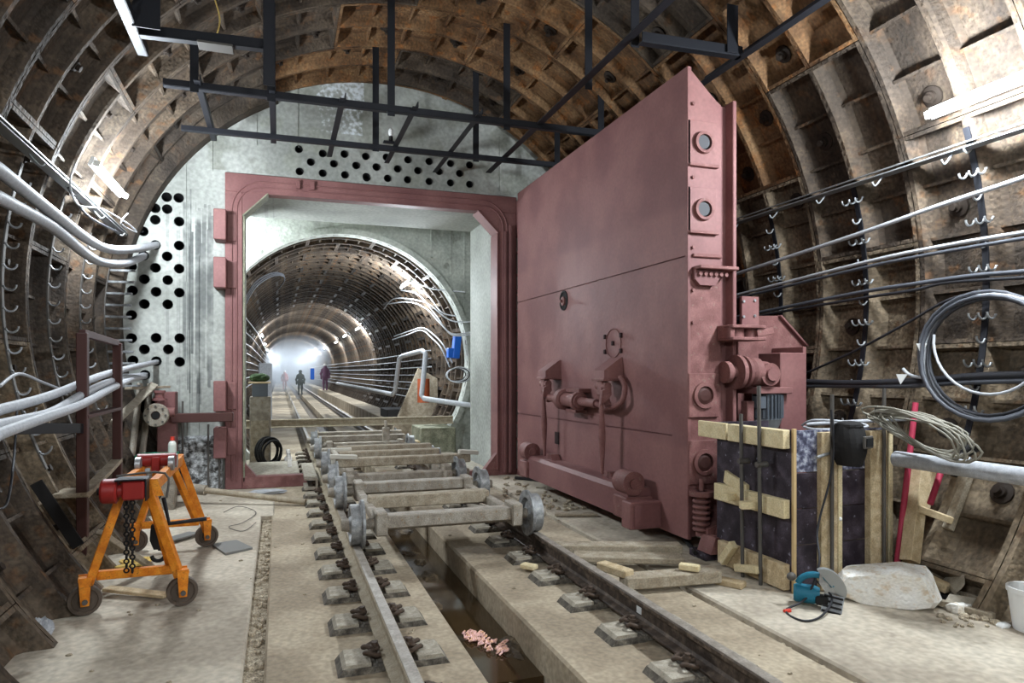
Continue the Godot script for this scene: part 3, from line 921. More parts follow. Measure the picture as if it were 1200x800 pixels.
# ---------------------------------------------------------------- gate frame in the bulkhead
func gate_frame() -> void:
	var z := WALLZ + 0.03
	var t := thing("steel_portal", Vector3(0, 0, z), "brown-red steel portal frame set in the concrete bulkhead", "portal")
	var f := 0.03
	var D := 0.1
	# posts, lintel and sills: flat plates proud of the concrete
	obj("lintel", mb().span(Vector3(-2.13, 4.2, z - 0.1), Vector3(2.2, 4.46, z + f), 0.008), M.red, t)
	obj("post", mb().span(Vector3(-2.13, 0.0, z - 0.1), Vector3(-1.9, 4.2, z + f), 0.008), M.red, t)
	obj("post", mb().span(Vector3(1.9, 0.0, z - 0.1), Vector3(2.2, 4.2, z + f), 0.008), M.red, t)
	obj("sill", mb().span(Vector3(-1.9, 0.0, z - 0.1), Vector3(-1.02, 0.17, z + f + 0.02), 0.008), M.red_old, t)
	obj("sill", mb().span(Vector3(1.0, 0.0, z - 0.1), Vector3(1.9, 0.1, z + f), 0.008), M.red_old, t)
	for s in [-1.0, 1.0]:
		obj("corner_gusset", mb().prism([Vector2(1.9, 4.2), Vector2(1.9, 3.86), Vector2(1.56, 4.2)], Vector3(0, 0, z - 0.1 if s > 0 else z + f), Vector3(s, 0, 0), Vector3.UP, 0.1 + f), M.red, t)
		obj("corner_lip", mb().bar(Vector3(1.9 * s, 3.86, z - 0.12), Vector3(1.56 * s, 4.2, z - 0.12), 0.02, 0.34, Vector3(0, 0, 1)), M.red if s > 0 else M.conc_green, t)
		obj("foot_gusset", mb().prism([Vector2(1.9, 0.1), Vector2(1.9, 0.4), Vector2(1.66, 0.1)], Vector3(0, 0, z - 0.1 if s > 0 else z + f), Vector3(s, 0, 0), Vector3.UP, 0.1 + f), M.red_old, t)
		# inner reveal plate
		obj("reveal", mb().span(Vector3(1.88 * s - 0.012, 0.1, z - 0.3), Vector3(1.88 * s + 0.012, 3.86, z + f + 0.02), 0.004), M.red if s > 0 else M.conc_green, t)
	obj("reveal", mb().span(Vector3(-1.56, 4.19, z - 0.16), Vector3(1.56, 4.215, z + f + 0.01), 0.004), M.red, t)
	# sealing channel: two beads round the opening with rounded upper corners
	for e in [[2.04, 4.36, 0.42], [1.975, 4.28, 0.34]]:
		var pts := []
		pts.append(Vector3(-e[0], 0.12, 0))
		for k in 9:
			var a := PI - PI / 2 * k / 8.0
			pts.append(Vector3(-e[0] + e[2] + e[2] * cos(a), e[1] - e[2] + e[2] * sin(a), 0))
		for k in 9:
			var a := PI / 2 - PI / 2 * k / 8.0
			pts.append(Vector3(e[0] - e[2] + e[2] * cos(a), e[1] - e[2] + e[2] * sin(a), 0))
		pts.append(Vector3(e[0], 0.12, 0))
		for k in pts.size(): pts[k].z = z + f + 0.004
		obj("seal_bead", mb().tube(pts, 0.012, 6), M.red, t)
	obj("channel", mb().span(Vector3(2.06, 0.05, z + f), Vector3(2.1, 4.0, z + f + 0.07)), M.red, t)
	obj("channel", mb().span(Vector3(1.985, 0.05, z + f), Vector3(2.02, 3.9, z + f + 0.05)), M.red, t)
	# lug boxes on the free side
	for y in [3.68, 3.02, 1.32, 0.68]:
		var lug := obj("lug", mb().span(Vector3(-2.26, y - 0.21, z - 0.05), Vector3(-2.1, y + 0.21, z + 0.26), 0.01), M.red, t)
		obj("lug_plate", mb().span(Vector3(-2.1, y - 0.19, z + 0.0), Vector3(-1.98, y + 0.19, z + 0.06), 0.006), M.red, lug)
	for x in [-1.15, -0.95]: obj("notch_lug", mb().span(Vector3(x - 0.03, 4.3, z + f), Vector3(x + 0.03, 4.42, z + f + 0.05)), M.red, t)
	# hinge brackets beside the leaf
	for y in [3.72, 3.1, 2.78, 1.5, 0.72, 2.2]:
		var h := obj("hinge_bracket", mb().span(Vector3(2.2, y + 0.1, z - 0.05), Vector3(2.44, y + 0.13, z + 0.32)).span(Vector3(2.2, y - 0.16, z - 0.05), Vector3(2.44, y - 0.13, z + 0.32)).span(Vector3(2.3, y - 0.13, z + 0.0), Vector3(2.34, y + 0.1, z + 0.3)), M.red_old, t)
		obj("hinge_pin", mb().cyl(Vector3(2.25, y - 0.2, z + 0.24), Vector3(2.25, y + 0.17, z + 0.24), 0.04, -1, 12), M.red_old, h)
	obj("guide_channel", mb().span(Vector3(2.2, 3.86, z - 0.02), Vector3(2.26, 4.4, z + 0.2)).span(Vector3(2.3, 3.8, z - 0.02), Vector3(2.36, 4.4, z + 0.2)), M.red, t)
	obj("jack_post", mb().cyl(Vector3(2.27, 0.1, z + 0.22), Vector3(2.27, 0.58, z + 0.22), 0.06, -1, 12).cyl(Vector3(2.4, 0.1, z + 0.25), Vector3(2.4, 0.58, z + 0.25), 0.05, -1, 12).span(Vector3(2.2, 0.0, z + 0.0), Vector3(2.5, 0.1, z + 0.4)), M.red_old, t)

# ---------------------------------------------------------------- the gate leaf, standing open along the track
func gate_leaf() -> void:
	var X := 2.1
	var zn := -5.36
	var zf := -10.02
	var yb := 0.13
	var yt := 4.43
	var t := thing("gate_leaf", Vector3(2.35, yb, (zn + zf) * 0.5), "huge brown-red steel gate leaf standing open beside the track", "gate")
	# three welded skin plates with open seams between them
	var ys := func(z: float) -> float: return lerpf(2.735, 2.69, (z - zf) / (zn - zf))
	obj("upper_plate", mb().prism([Vector2(zf, 2.735), Vector2(zn, 2.715), Vector2(zn, yt), Vector2(zf, yt)], Vector3(X + 0.045, 0, 0), Vector3(0, 0, 1), Vector3.UP, 0.045), M.red, t)
	obj("lower_plate", mb().prism([Vector2(zf, 1.02), Vector2(zn + -0.25, 1.06), Vector2(zn - 0.25, 1.05), Vector2(zn, 1.05), Vector2(zn, 2.7), Vector2(zf, 2.72)], Vector3(X + 0.045, 0, 0), Vector3(0, 0, 1), Vector3.UP, 0.045), M.red, t)
	obj("foot_plate", mb().prism([Vector2(zf, yb), Vector2(zn, yb), Vector2(zn, 1.05), Vector2(zn - 0.25, 1.05), Vector2(zn - 0.25, 1.046), Vector2(zf, 1.005)], Vector3(X + 0.045, 0, 0), Vector3(0, 0, 1), Vector3.UP, 0.045), M.red, t)
	obj("core", mb().prism([Vector2(X + 0.02, yb + 0.02), Vector2(2.46, yb + 0.02), Vector2(2.46, 4.12), Vector2(2.4, 4.18), Vector2(X + 0.02, yt - 0.02)], Vector3(0, 0, zf), Vector3.RIGHT, Vector3.UP, zn - 0.012 - zf), M.red, t)
	# near edge
	obj("edge_plate", mb().prism([Vector2(X + 0.03, 2.55), Vector2(2.46, 2.5), Vector2(2.46, 4.12), Vector2(2.4, 4.16), Vector2(X + 0.03, yt - 0.02)], Vector3(0, 0, zn - 0.012), Vector3.RIGHT, Vector3.UP, 0.014), M.red, t)
	obj("edge_plate", mb().span(Vector3(X + 0.03, yb + 0.02, zn - 0.012), Vector3(2.46, 2.5, zn + 0.002), 0.002), M.red_old, t)
	obj("edge_strip", mb().span(Vector3(X - 0.002, yb, zn - 0.03), Vector3(X + 0.03, yt, zn + 0.012), 0.004), M.red, t)
	obj("back_flange", mb().span(Vector3(2.56, 0.3, zf + 0.1), Vector3(2.6, 4.16, zn + 0.05), 0.006), M.red, t)
	obj("back_web", mb().span(Vector3(2.46, 0.3, zf + 0.1), Vector3(2.57, 4.14, zn - 0.06), 0.004), M.red, t)
	for e in [[823, 168, 1, 0.1], [823, 246, 1, 0.1], [823, 463, 0, 0.115], [823, 541, 0, 0.115]]:
		var c := fz(e[0], e[1], zn)
		if e[2] == 1:
			obj("port_plate", mb().span(c + Vector3(-0.16, -0.2, 0.0), c + Vector3(0.15, 0.2, 0.012), 0.003), M.red, t)
			var ring := obj("port_ring", mb().lathe([Vector2(0.072, 0.01), Vector2(0.072, 0.05), Vector2(0.098, 0.05), Vector2(0.104, 0.01)], c, Vector3(0, 0, 1), 24), M.red_old, t)
			obj("port_well", mb().lathe([Vector2(0, 0.014), Vector2(0.074, 0.014)], c, Vector3(0, 0, 1), 24), M.hole, ring)
			obj("port_glass", mb().lathe([Vector2(0, 0.04), Vector2(0.062, 0.04), Vector2(0.064, 0.014)], c + Vector3(-0.01, 0, 0), Vector3(0, 0, 1), 24), M.glass, ring, "grey glass disc")
			obj("port_shelf", mb().span(c + Vector3(-0.16, -0.225, 0.0), c + Vector3(0.15, -0.2, 0.05), 0.003), M.red_old, t)
		else:
			obj("port_plate", mb().span(c + Vector3(-0.16, -0.2, 0.0), c + Vector3(0.16, 0.2, 0.03), 0.004), M.red_old, t)
			var ring := obj("port_ring", mb().lathe([Vector2(0.085, 0.02), Vector2(0.085, 0.055), Vector2(0.118, 0.055), Vector2(0.122, 0.02)], c, Vector3(0, 0, 1), 24), M.red_old, t)
			obj("port_cover", mb().lathe([Vector2(0, 0.05), Vector2(0.05, 0.047), Vector2(0.086, 0.03)], c, Vector3(0, 0, 1), 24), M.brown, ring)
	# bolted shelf bracket
	var bc := fz(830, 320, zn)
	obj("shelf_bracket", mb().span(Vector3(X + 0.05, bc.y + 0.02, zn), Vector3(2.56, bc.y + 0.05, zn + 0.14)), M.red_old, t)
	obj("shelf_bracket", mb().prism([Vector2(X + 0.05, bc.y + 0.02), Vector2(X + 0.05, bc.y - 0.07), Vector2(X + 0.1, bc.y - 0.12), Vector2(2.36, bc.y - 0.12), Vector2(2.46, bc.y + 0.02)], Vector3(0, 0, zn), Vector3.RIGHT, Vector3.UP, 0.06), M.red, t)
	for k in 6: obj("bolt", mb().cyl(Vector3(X + 0.09 + 0.055 * k, bc.y - 0.02, zn + 0.06), Vector3(X + 0.09 + 0.055 * k, bc.y - 0.02, zn + 0.085), 0.02, -1, 6), M.red_old, t)
	obj("upper_shelf", mb().span(Vector3(X + 0.05, bc.y + 0.14, zn), Vector3(2.46, bc.y + 0.17, zn + 0.03)), M.red_old, t)
	for e in [[811, 122], [811, 208], [811, 290], [811, 340], [811, 378], [811, 580]]:
		var q := fz(e[0], e[1], zn)
		obj("bolt", mb().cyl(q, q + Vector3(0, 0, 0.03), 0.016, -1, 6), M.red_old, t)
	# spring jack and foot under the near edge
	var s := fz(822, 596, zn + 0.12)
	var jack := obj("spring_jack", mb().cyl(s + Vector3(0, -0.24, 0), s + Vector3(0, 0.16, 0), 0.05, -1, 14), M.red_old, t)
	for k in 6: obj("coil", mb().torus(s + Vector3(0, -0.18 + 0.05 * k, 0), Vector3.UP, 0.065, 0.016, 16, 6), M.red_old, jack)
	obj("jack_cap", mb().lathe([Vector2(0, 0.16), Vector2(0.11, 0.16), Vector2(0.11, 0.12), Vector2(0.05, 0.1)], s, Vector3.UP, 16), M.red_old, jack)
	obj("jack_rod", mb().cyl(s + Vector3(0, 0.16, 0), s + Vector3(0, 0.27, 0), 0.02, -1, 8), M.red_old, jack)
	var f := fz(845, 622, zn + 0.14)
	obj("foot_casting", mb().prism([Vector2(-0.2, -0.1), Vector2(0.12, -0.14), Vector2(0.24, -0.08), Vector2(0.24, 0.08), Vector2(0.05, 0.13), Vector2(-0.2, 0.05)], f, Vector3.RIGHT, Vector3.UP, 0.09), M.red_old, t)
	obj("foot_roller", mb().cyl(f + Vector3(-0.02, -0.02, -0.12), f + Vector3(-0.02, -0.02, 0.12), 0.12, -1, 18), M.red_old, t)
	# face fittings
	var h := fx(661, 352, X)
	obj("eye_hole", mb().lathe([Vector2(0.13, 0.0), Vector2(0.13, 0.012), Vector2(0.11, 0.014), Vector2(0.105, 0.004), Vector2(0, 0.004)], h, Vector3(-1, 0, 0), 20), M.dark, t, "dark round eye hole with red spindle")
	obj("spindle", mb().lathe([Vector2(0.06, 0), Vector2(0.06, 0.025), Vector2(0.02, 0.03), Vector2(0.02, 0.06), Vector2(0, 0.06)], h + Vector3(0, -0.01, 0), Vector3(-1, 0, 0), 14), M.red_old, t)
	var p := fx(719, 402, X)
	var oval := []
	for k in 20:
		var a := TAU * k / 20.0
		oval.append(p + Vector3(-0.004, 0.16 * sin(a), 0.18 * cos(a)))
	obj("oval_mark", mb().tube(oval, 0.007, 6, true), M.red_old, t)
	for d in [Vector3(0, 0.08, 0.19), Vector3(0, -0.09, 0.19), Vector3(0, 0.08, -0.19), Vector3(0, -0.09, -0.19), Vector3(0, 0, 0)]:
		obj("stud", mb().box(p + d + Vector3(-0.012, 0, 0), Vector3(0.025, 0.05, 0.04)), M.seam, t)
	var sq := fx(653, 513, X)
	obj("pocket", mb().box(sq, Vector3(0.02, 0.16, 0.14), Basis.IDENTITY, 0.002), M.seam, t)
	# lifting links: two brackets, cranks, cross shaft, rods and the bottom beam
	for e in [[640, 437, -8.42], [708, 434, -6.72]]:
		var b := fx(e[0], e[1], X)
		b.z = e[2]; b.y = 1.67
		var br := obj("link_bracket", mb().prism([Vector2(0, -0.1), Vector2(0.22, -0.09), Vector2(0.22, 0.0), Vector2(0.02, 0.14), Vector2(0, 0.14)], b + Vector3(0, 0, -0.13), Vector3(-1, 0, 0), Vector3.UP, -0.26), M.red, t)
		obj("cover_lip", mb().box(b + Vector3(-0.12, -0.1, 0), Vector3(0.24, 0.03, 0.29)), M.red_old, br)
		obj("pivot", mb().cyl(b + Vector3(-0.17, -0.17, -0.12), b + Vector3(-0.17, -0.17, 0.12), 0.045, -1, 12), M.red_old, br)
		obj("crank", mb().prism([Vector2(0.13, -0.1), Vector2(0.21, -0.1), Vector2(0.22, -0.26), Vector2(0.16, -0.42), Vector2(0.08, -0.4), Vector2(0.14, -0.24)], b + Vector3(0, 0, -0.05), Vector3(-1, 0, 0), Vector3.UP, -0.1), M.red_old, t)
		obj("crank", mb().prism([Vector2(0.14, -0.16), Vector2(0.24, -0.22), Vector2(0.26, -0.36), Vector2(0.2, -0.34), Vector2(0.13, -0.26)], b + Vector3(0, 0, 0.08), Vector3(-1, 0, 0), Vector3.UP, -0.05), M.red_old, t)
		var r0 := b + Vector3(-0.22, -0.28, 0.06)
		var r1 := Vector3(X - 0.2, 0.55, e[2] + 0.04)
		var m := (r0 + r1) * 0.5
		obj("link_rod", mb().cyl(r0, m, 0.018, 0.042, 10).cyl(m, r1, 0.042, 0.018, 10), M.red_old, t)
		obj("rod_foot", mb().prism([Vector2(-0.16, 0), Vector2(0.16, 0), Vector2(0.06, 0.1), Vector2(-0.06, 0.1)], r1 + Vector3(0.06, -0.08, 0), Vector3(0, 0, 1), Vector3.UP, -0.12), M.red_old, t)
	var sa := Vector3(X - 0.16, 1.32, -8.3)
	var sb := Vector3(X - 0.16, 1.3, -6.9)
	obj("cross_shaft", mb().cyl(sa, sb, 0.05, -1, 14), M.red_old, t)
	obj("actuator", mb().cyl(sa.lerp(sb, 0.22), sa.lerp(sb, 0.7), 0.085, -1, 16), M.red_old, t)
	obj("actuator_collar", mb().lathe([Vector2(0, 0), Vector2(0.13, 0), Vector2(0.13, 0.1), Vector2(0.1, 0.12), Vector2(0, 0.12)], sa.lerp(sb, 0.3), (sb - sa).normalized(), 16), M.red_old, t)
	obj("actuator_collar", mb().lathe([Vector2(0, 0), Vector2(0.11, 0), Vector2(0.11, 0.08), Vector2(0, 0.08)], sa.lerp(sb, 0.62), (sb - sa).normalized(), 16), M.red_old, t)
	obj("actuator_bracket", mb().box(sa.lerp(sb, 0.48) + Vector3(0.08, 0.12, 0), Vector3(0.16, 0.05, 0.5)).box(sa.lerp(sb, 0.48) + Vector3(0.08, -0.13, 0), Vector3(0.16, 0.04, 0.3)), M.red_old, t)
	obj("crank_bow", mb().tube(curve([sb, Vector3(X - 0.14, 1.26, -6.66), Vector3(X - 0.1, 1.34, -6.43), Vector3(X - 0.06, 1.5, -6.43), Vector3(X - 0.06, 1.6, -6.53)]), 0.03, 8), M.red_old, t)
	obj("bottom_beam", mb().prism([Vector2(0.0, 0.16), Vector2(0.26, 0.2), Vector2(0.26, 0.46), Vector2(0.22, 0.5), Vector2(0.0, 0.5)], Vector3(X, 0, -8.85), Vector3(-1, 0, 0), Vector3.UP, -2.85), M.red, t)
	for e in [-8.95, -6.1]:
		obj("beam_bearing", mb().span(Vector3(X - 0.3, 0.2, e - 0.14), Vector3(X, 0.42, e + 0.14), 0.012), M.red_old, t)
		var rl := obj("beam_roller", mb().cyl(Vector3(X - 0.2, 0.55, e - 0.12), Vector3(X - 0.2, 0.55, e + 0.12), 0.12, -1, 20), M.red_old, t)
		obj("roller_hub", mb().cyl(Vector3(X - 0.2, 0.55, e - 0.14), Vector3(X - 0.2, 0.55, e + 0.14), 0.05, -1, 12), M.red_old, rl)
	obj("end_block", mb().span(Vector3(X - 0.34, 0.14, -5.98), Vector3(X, 0.4, -5.8), 0.01).span(Vector3(X - 0.3, 0.17, -5.81), Vector3(X - 0.02, 0.37, -5.79), 0.0), M.red, t)

# ---------------------------------------------------------------- gate drive: gusset stand with motor beside the leaf edge
func gate_drive() -> void:
	var z := -5.3
	var t := thing("gate_drive", fz(905, 505, z), "brown-red gusset stand with grey motor and shaft coupling beside the gate edge", "gate drive")
	var P := func(px: float, py: float, zz := -5.3) -> Vector3: return fz(px, py, zz)
	var w := func(px: float, py: float) -> Vector2:
		var q := fz(px, py, z - 0.48)
		return Vector2(q.x, q.y)
	obj("gusset", mb().prism([w.call(864, 510), w.call(864, 388), w.call(890, 370), w.call(911, 370), w.call(943, 406), w.call(943, 510)], Vector3(0, 0, z - 0.5), Vector3.RIGHT, Vector3.UP, 0.03), M.red_old, t)
	var ga: Vector3 = P.call(911, 370, z - 0.48)
	var gb: Vector3 = P.call(943, 406, z - 0.48)
	obj("gusset_flange", mb().bar(ga, gb, 0.12, 0.02, Vector3(gb.y - ga.y, ga.x - gb.x, 0).normalized()), M.red, t)
	var a: Vector3 = P.call(913, 413)
	var b: Vector3 = P.call(938, 412)
	obj("column", mb().span(Vector3(a.x, 0.3, z - 0.3), Vector3(b.x + 0.05, a.y, z + 0.02), 0.008), M.red, t)
	obj("column_side", mb().span(Vector3(b.x + 0.05, 0.3, z - 0.46), Vector3(b.x + 0.09, a.y + 0.06, z - 0.02), 0.004), M.red, t)
	var u: Vector3 = P.call(868, 347, z - 0.22)
	var v: Vector3 = P.call(888, 385, z - 0.22)
	obj("upright_plate", mb().span(Vector3(u.x, v.y - 0.1, z - 0.24), Vector3(v.x, u.y, z - 0.2), 0.004), M.red, t)
	for e in [[871, 353], [884, 352], [871, 371], [884, 370]]:
		var q: Vector3 = P.call(e[0], e[1], z - 0.2)
		obj("bolt", mb().cyl(q, q + Vector3(0, 0, 0.015), 0.014, -1, 6), M.steel, t)
	# roller box
	var r: Vector3 = P.call(868, 391, z + 0.05)
	obj("roller_box", mb().box(r + Vector3(0, 0.06, 0), Vector3(0.36, 0.03, 0.26)).box(r + Vector3(0, -0.05, 0), Vector3(0.36, 0.03, 0.26)).box(r + Vector3(-0.16, 0, 0), Vector3(0.05, 0.1, 0.2)), M.red_old, t)
	obj("roller", mb().cyl(r + Vector3(-0.06, -0.04, 0), r + Vector3(-0.06, 0.06, 0), 0.08, -1, 14).cyl(r + Vector3(0.1, -0.04, 0), r + Vector3(0.1, 0.06, 0), 0.07, -1, 14), M.red_old, t)
	obj("roller_arm", mb().bar(r + Vector3(0.1, 0.0, 0.05), r + Vector3(0.28, 0.03, 0.05), 0.12, 0.06), M.red_old, t)
	# shaft train
	var s0: Vector3 = P.call(850, 436, z + 0.02)
	var ax := Vector3(1, 0.02, 0)
	obj("shaft", mb().cyl(s0, s0 + ax * 0.42, 0.06, -1, 14), M.red_old, t)
	obj("coupling_disc", mb().lathe([Vector2(0, -0.02), Vector2(0.1, -0.02), Vector2(0.1, 0.03), Vector2(0, 0.03)], s0, ax, 18), M.red_old, t)
	obj("coupling_disc", mb().lathe([Vector2(0, 0.1), Vector2(0.16, 0.1), Vector2(0.16, 0.14), Vector2(0.1, 0.14), Vector2(0.1, 0.18), Vector2(0.15, 0.18), Vector2(0.15, 0.21), Vector2(0, 0.21)], s0, ax, 18), M.red_old, t)
	obj("gearbox", mb().lathe([Vector2(0, 0.24), Vector2(0.11, 0.24), Vector2(0.13, 0.27), Vector2(0.13, 0.34), Vector2(0.1, 0.37), Vector2(0.09, 0.46), Vector2(0, 0.46)], s0, ax, 18), M.red_old, t)
	for k in 8:
		var q := s0 + ax * 0.235 + Vector3(0, 0.1 * cos(TAU * k / 8.0), 0.1 * sin(TAU * k / 8.0))
		obj("bolt", mb().cyl(q - ax * 0.02, q + ax * 0.02, 0.016, -1, 6), M.red_old, t)
	obj("gear_cover", mb().cyl(s0 + Vector3(0.41, -0.02, -0.1), s0 + Vector3(0.41, -0.02, 0.12), 0.105, -1, 18), M.red_old, t)
	obj("cover_cap", mb().cyl(s0 + Vector3(0.41, -0.02, 0.12), s0 + Vector3(0.41, -0.02, 0.15), 0.06, -1, 12), M.red, t)
	# motor below
	var m: Vector3 = P.call(898, 478, z - 0.05)
	obj("motor_seat", mb().box(m + Vector3(-0.02, 0.17, 0), Vector3(0.4, 0.06, 0.3)), M.red, t)
	var mo := obj("motor", mb().cyl(m + Vector3(0, -0.1, 0), m + Vector3(0, 0.14, 0), 0.13, -1, 20).cyl(m + Vector3(0, -0.18, 0), m + Vector3(0, -0.1, 0), 0.09, 0.13, 20), M.motor, t, "grey electric motor")
	for k in 14:
		var d := Vector3(cos(PI * k / 13.0), 0, sin(PI * k / 13.0))
		obj("cooling_rib", mb().bar(m + d * 0.14 + Vector3(0, -0.09, 0), m + d * 0.14 + Vector3(0, 0.13, 0), 0.008, 0.03, d), M.motor, mo)
	obj("fan_cowl", mb().cyl(m + Vector3(0, -0.18, 0), m + Vector3(0, -0.1, 0), 0.11, 0.142, 20), M.alu, mo)
	obj("terminal_box", mb().box(m + Vector3(-0.13, 0.06, 0.06), Vector3(0.07, 0.12, 0.12)), M.motor, mo)
	obj("stiffener", mb().span(Vector3(fz(876, 475, z).x, 0.6, z - 0.1), Vector3(fz(884, 475, z).x, fz(880, 470, z).y, z)), M.red_old, t)
	obj("base", mb().span(Vector3(fz(868, 500, z).x, 0.25, z - 0.5), Vector3(b.x + 0.09, 0.42, z)), M.red, t)
	obj("pedestal", mb().span(Vector3(fz(872, 500, z).x, 0.0, z - 0.5), Vector3(b.x + 0.09, 0.26, z - 0.05)), M.conc, t)
# ---------------------------------------------------------------- black steel frames hung from the vault
func overhead_frame() -> void:
	var Y := 4.65
	var t := thing("hanging_frame", Vector3(0, Y, -8.9), "black steel angle frame hung below the vault in front of the bulkhead", "steel frame")
	var zn := -7.92
	var zf := -9.25
	var up := func(x: float, z: float) -> float: return TCY + sqrt(maxf(0.01, pow(TR + 0.05, 2) - pow(x - TCX, 2)))
	var angle := func(a: Vector3, b: Vector3, w: float) -> MB: # an L section
		var d := (b - a).normalized()
		var side := Vector3.UP.cross(d).normalized() if absf(d.y) < 0.9 else Vector3.RIGHT
		var u := d.cross(side).normalized()
		return mb().bar(a + u * w * 0.5, b + u * w * 0.5, 0.012, w, u if absf(d.y) < 0.9 else Vector3(0, 0, 1), 0.002).bar(a + side * w * 0.5, b + side * w * 0.5, w, 0.012, u if absf(d.y) < 0.9 else Vector3(0, 0, 1), 0.002)
	obj("crossbar", angle.call(Vector3(-2.56, Y, zn), Vector3(2.45, Y, zn + 0.1), 0.07), M.black, t)
	obj("crossbar", angle.call(Vector3(-2.55, Y - 0.02, zf), Vector3(2.45, Y - 0.02, zf + 0.1), 0.06), M.black, t)
	for e in [[-2.19, -7.78, -9.75], [-1.45, -7.8, -9.6], [-0.71, -7.78, -9.95], [0.1, -7.76, -9.98], [0.86, -7.72, -10.2]]:
		obj("arm", angle.call(Vector3(e[0], Y + 0.04, e[1]), Vector3(e[0], Y + 0.04, e[2]), 0.065), M.black, t)
	obj("long_arm", angle.call(Vector3(1.66, Y + 0.05, -4.6), Vector3(1.66, Y + 0.05, -10.0), 0.085), M.black, t)
	for e in [[318, zn], [228, zn], [458, zn], [593, zn], [440, zf], [557, zf], [652, zf], [703, zn]]:
		var q := fz(e[0], 140, e[1])
		obj("hanger", mb().bar(Vector3(q.x, Y - 0.05, e[1] + 0.03), Vector3(q.x, up.call(q.x, e[1]), e[1] + 0.03), 0.085, 0.012, Vector3(0, 0, 1), 0.002), M.black, t)
	for e in [[680, -6.6], [743, -5.6]]:
		var q := fz(e[0], 20, e[1])
		obj("hanger", mb().bar(Vector3(1.7, Y, e[1]), Vector3(1.7, up.call(1.7, e[1]), e[1]), 0.085, 0.012, Vector3(0, 0, 1), 0.002), M.black, t)
	var t2 := thing("hanging_frame", Vector3(-2.1, Y, -6.7), "short black steel angle frame hung above the orange stand", "steel frame")
	obj("arm", angle.call(Vector3(-2.59, Y, -5.9), Vector3(-2.59, Y, -7.25), 0.085), M.black, t2)
	obj("crossbar", angle.call(Vector3(-2.59, Y, -6.8), Vector3(-1.5, Y, -6.72), 0.085), M.black, t2)
	obj("hanger", mb().bar(Vector3(-1.5, Y - 0.35, -6.7), Vector3(-1.5, up.call(-1.5, 0.0), -6.7), 0.1, 0.014, Vector3(0, 0, 1), 0.002), M.black, t2)
	obj("hanger", mb().bar(Vector3(-2.5, Y - 0.02, -6.62), Vector3(-2.5, up.call(-2.5, 0.0), -6.62), 0.22, 0.014, Vector3(0, 0, 1), 0.002), M.black, t2)
	obj("tie_plate", mb().box(Vector3(-1.96, Y - 0.02, -6.8), Vector3(0.3, 0.02, 0.18)), M.rod, t2)
	var t3 := thing("hanging_frame", Vector3(2.4, Y, -5.4), "black steel angle frame hung above the edge of the open gate leaf", "steel frame")
	obj("arm", angle.call(Vector3(2.8, Y, -4.0), Vector3(2.8, Y, -6.1), 0.085), M.black, t3)
	obj("crossbar", angle.call(Vector3(1.7, Y, -5.47), Vector3(2.75, Y, -5.42), 0.085), M.black, t3)
	obj("hanger", mb().bar(Vector3(2.62, Y, -5.4), Vector3(2.62, up.call(2.62, 0.0), -5.4), 0.12, 0.014, Vector3(0, 0, 1), 0.002), M.black, t3)
	# a bare bulb holder on the far crossbar
	var q := fz(458, 158, zf + 0.1)
	var b := thing("bulb_holder", q, "small unlit white bulb in a holder on the hanging frame", "bulb")
	obj("bulb", mb().sphere(q + Vector3(0, 0.03, 0), Vector3(0.035, 0.06, 0.035)), M.white, b)
	obj("socket", mb().cyl(q + Vector3(0, -0.09, 0), q + Vector3(0, -0.02, 0), 0.028, -1, 10), M.dark, b)
	obj("base", mb().box(q + Vector3(0, -0.1, 0), Vector3(0.2, 0.02, 0.08)), M.black, b)
	# thin cord hanging from the vault
	var c0 := fc(252, 0, TR)
	var c1 := Vector3(-1.98, Y, -6.78)
	tag(obj("cord", mb().tube(curve([c0, (c0 + c1) * 0.5 + Vector3(0.05, 0, 0), c1]), 0.007, 5), M.yellow), "thin yellowish cord dangling from the vault to the short frame", "cord")

# ---------------------------------------------------------------- rail carts
func wheel_parts(t: Node3D, x: float, z: float, side: float, r := 0.17) -> void:
	var c := Vector3(x, 0.2 + r, z)
	var w := obj("wheel", mb().lathe([Vector2(0, -0.06), Vector2(0.06, -0.06), Vector2(0.08, -0.035), Vector2(r - 0.045, -0.03), Vector2(r - 0.03, -0.05), Vector2(r, -0.05), Vector2(r, 0.03), Vector2(r + 0.035, 0.04), Vector2(r + 0.035, 0.062), Vector2(r - 0.03, 0.062), Vector2(r - 0.05, 0.03), Vector2(0.07, 0.035), Vector2(0.06, 0.06), Vector2(0, 0.06)], c, Vector3(-side, 0, 0), 28), M.wheel, t)
	obj("axle_cap", mb().cyl(c + Vector3(side * 0.05, 0, 0), c + Vector3(side * 0.12, 0, 0), 0.06, 0.045, 12), M.dusty_steel, w)
func axle(t: Node3D, z: float, beam_y: float, h := 0.11) -> void:
	obj("axle", mb().cyl(Vector3(-0.74, 0.37, z), Vector3(0.74, 0.37, z), 0.045, -1, 12), M.dusty_steel, t)
	obj("axle_beam", mb().span(Vector3(-0.64, beam_y, z - 0.08), Vector3(0.64, beam_y + h, z + 0.08), 0.01), M.dusty_steel, t)
	for s in [-1.0, 1.0]:
		obj("axle_box", mb().span(Vector3(0.6 * s - 0.05, 0.28, z - 0.12), Vector3(0.6 * s + 0.05, 0.48, z + 0.12), 0.012), M.dusty_steel, t)
		wheel_parts(t, 0.79 * s - 0.01, z, s)
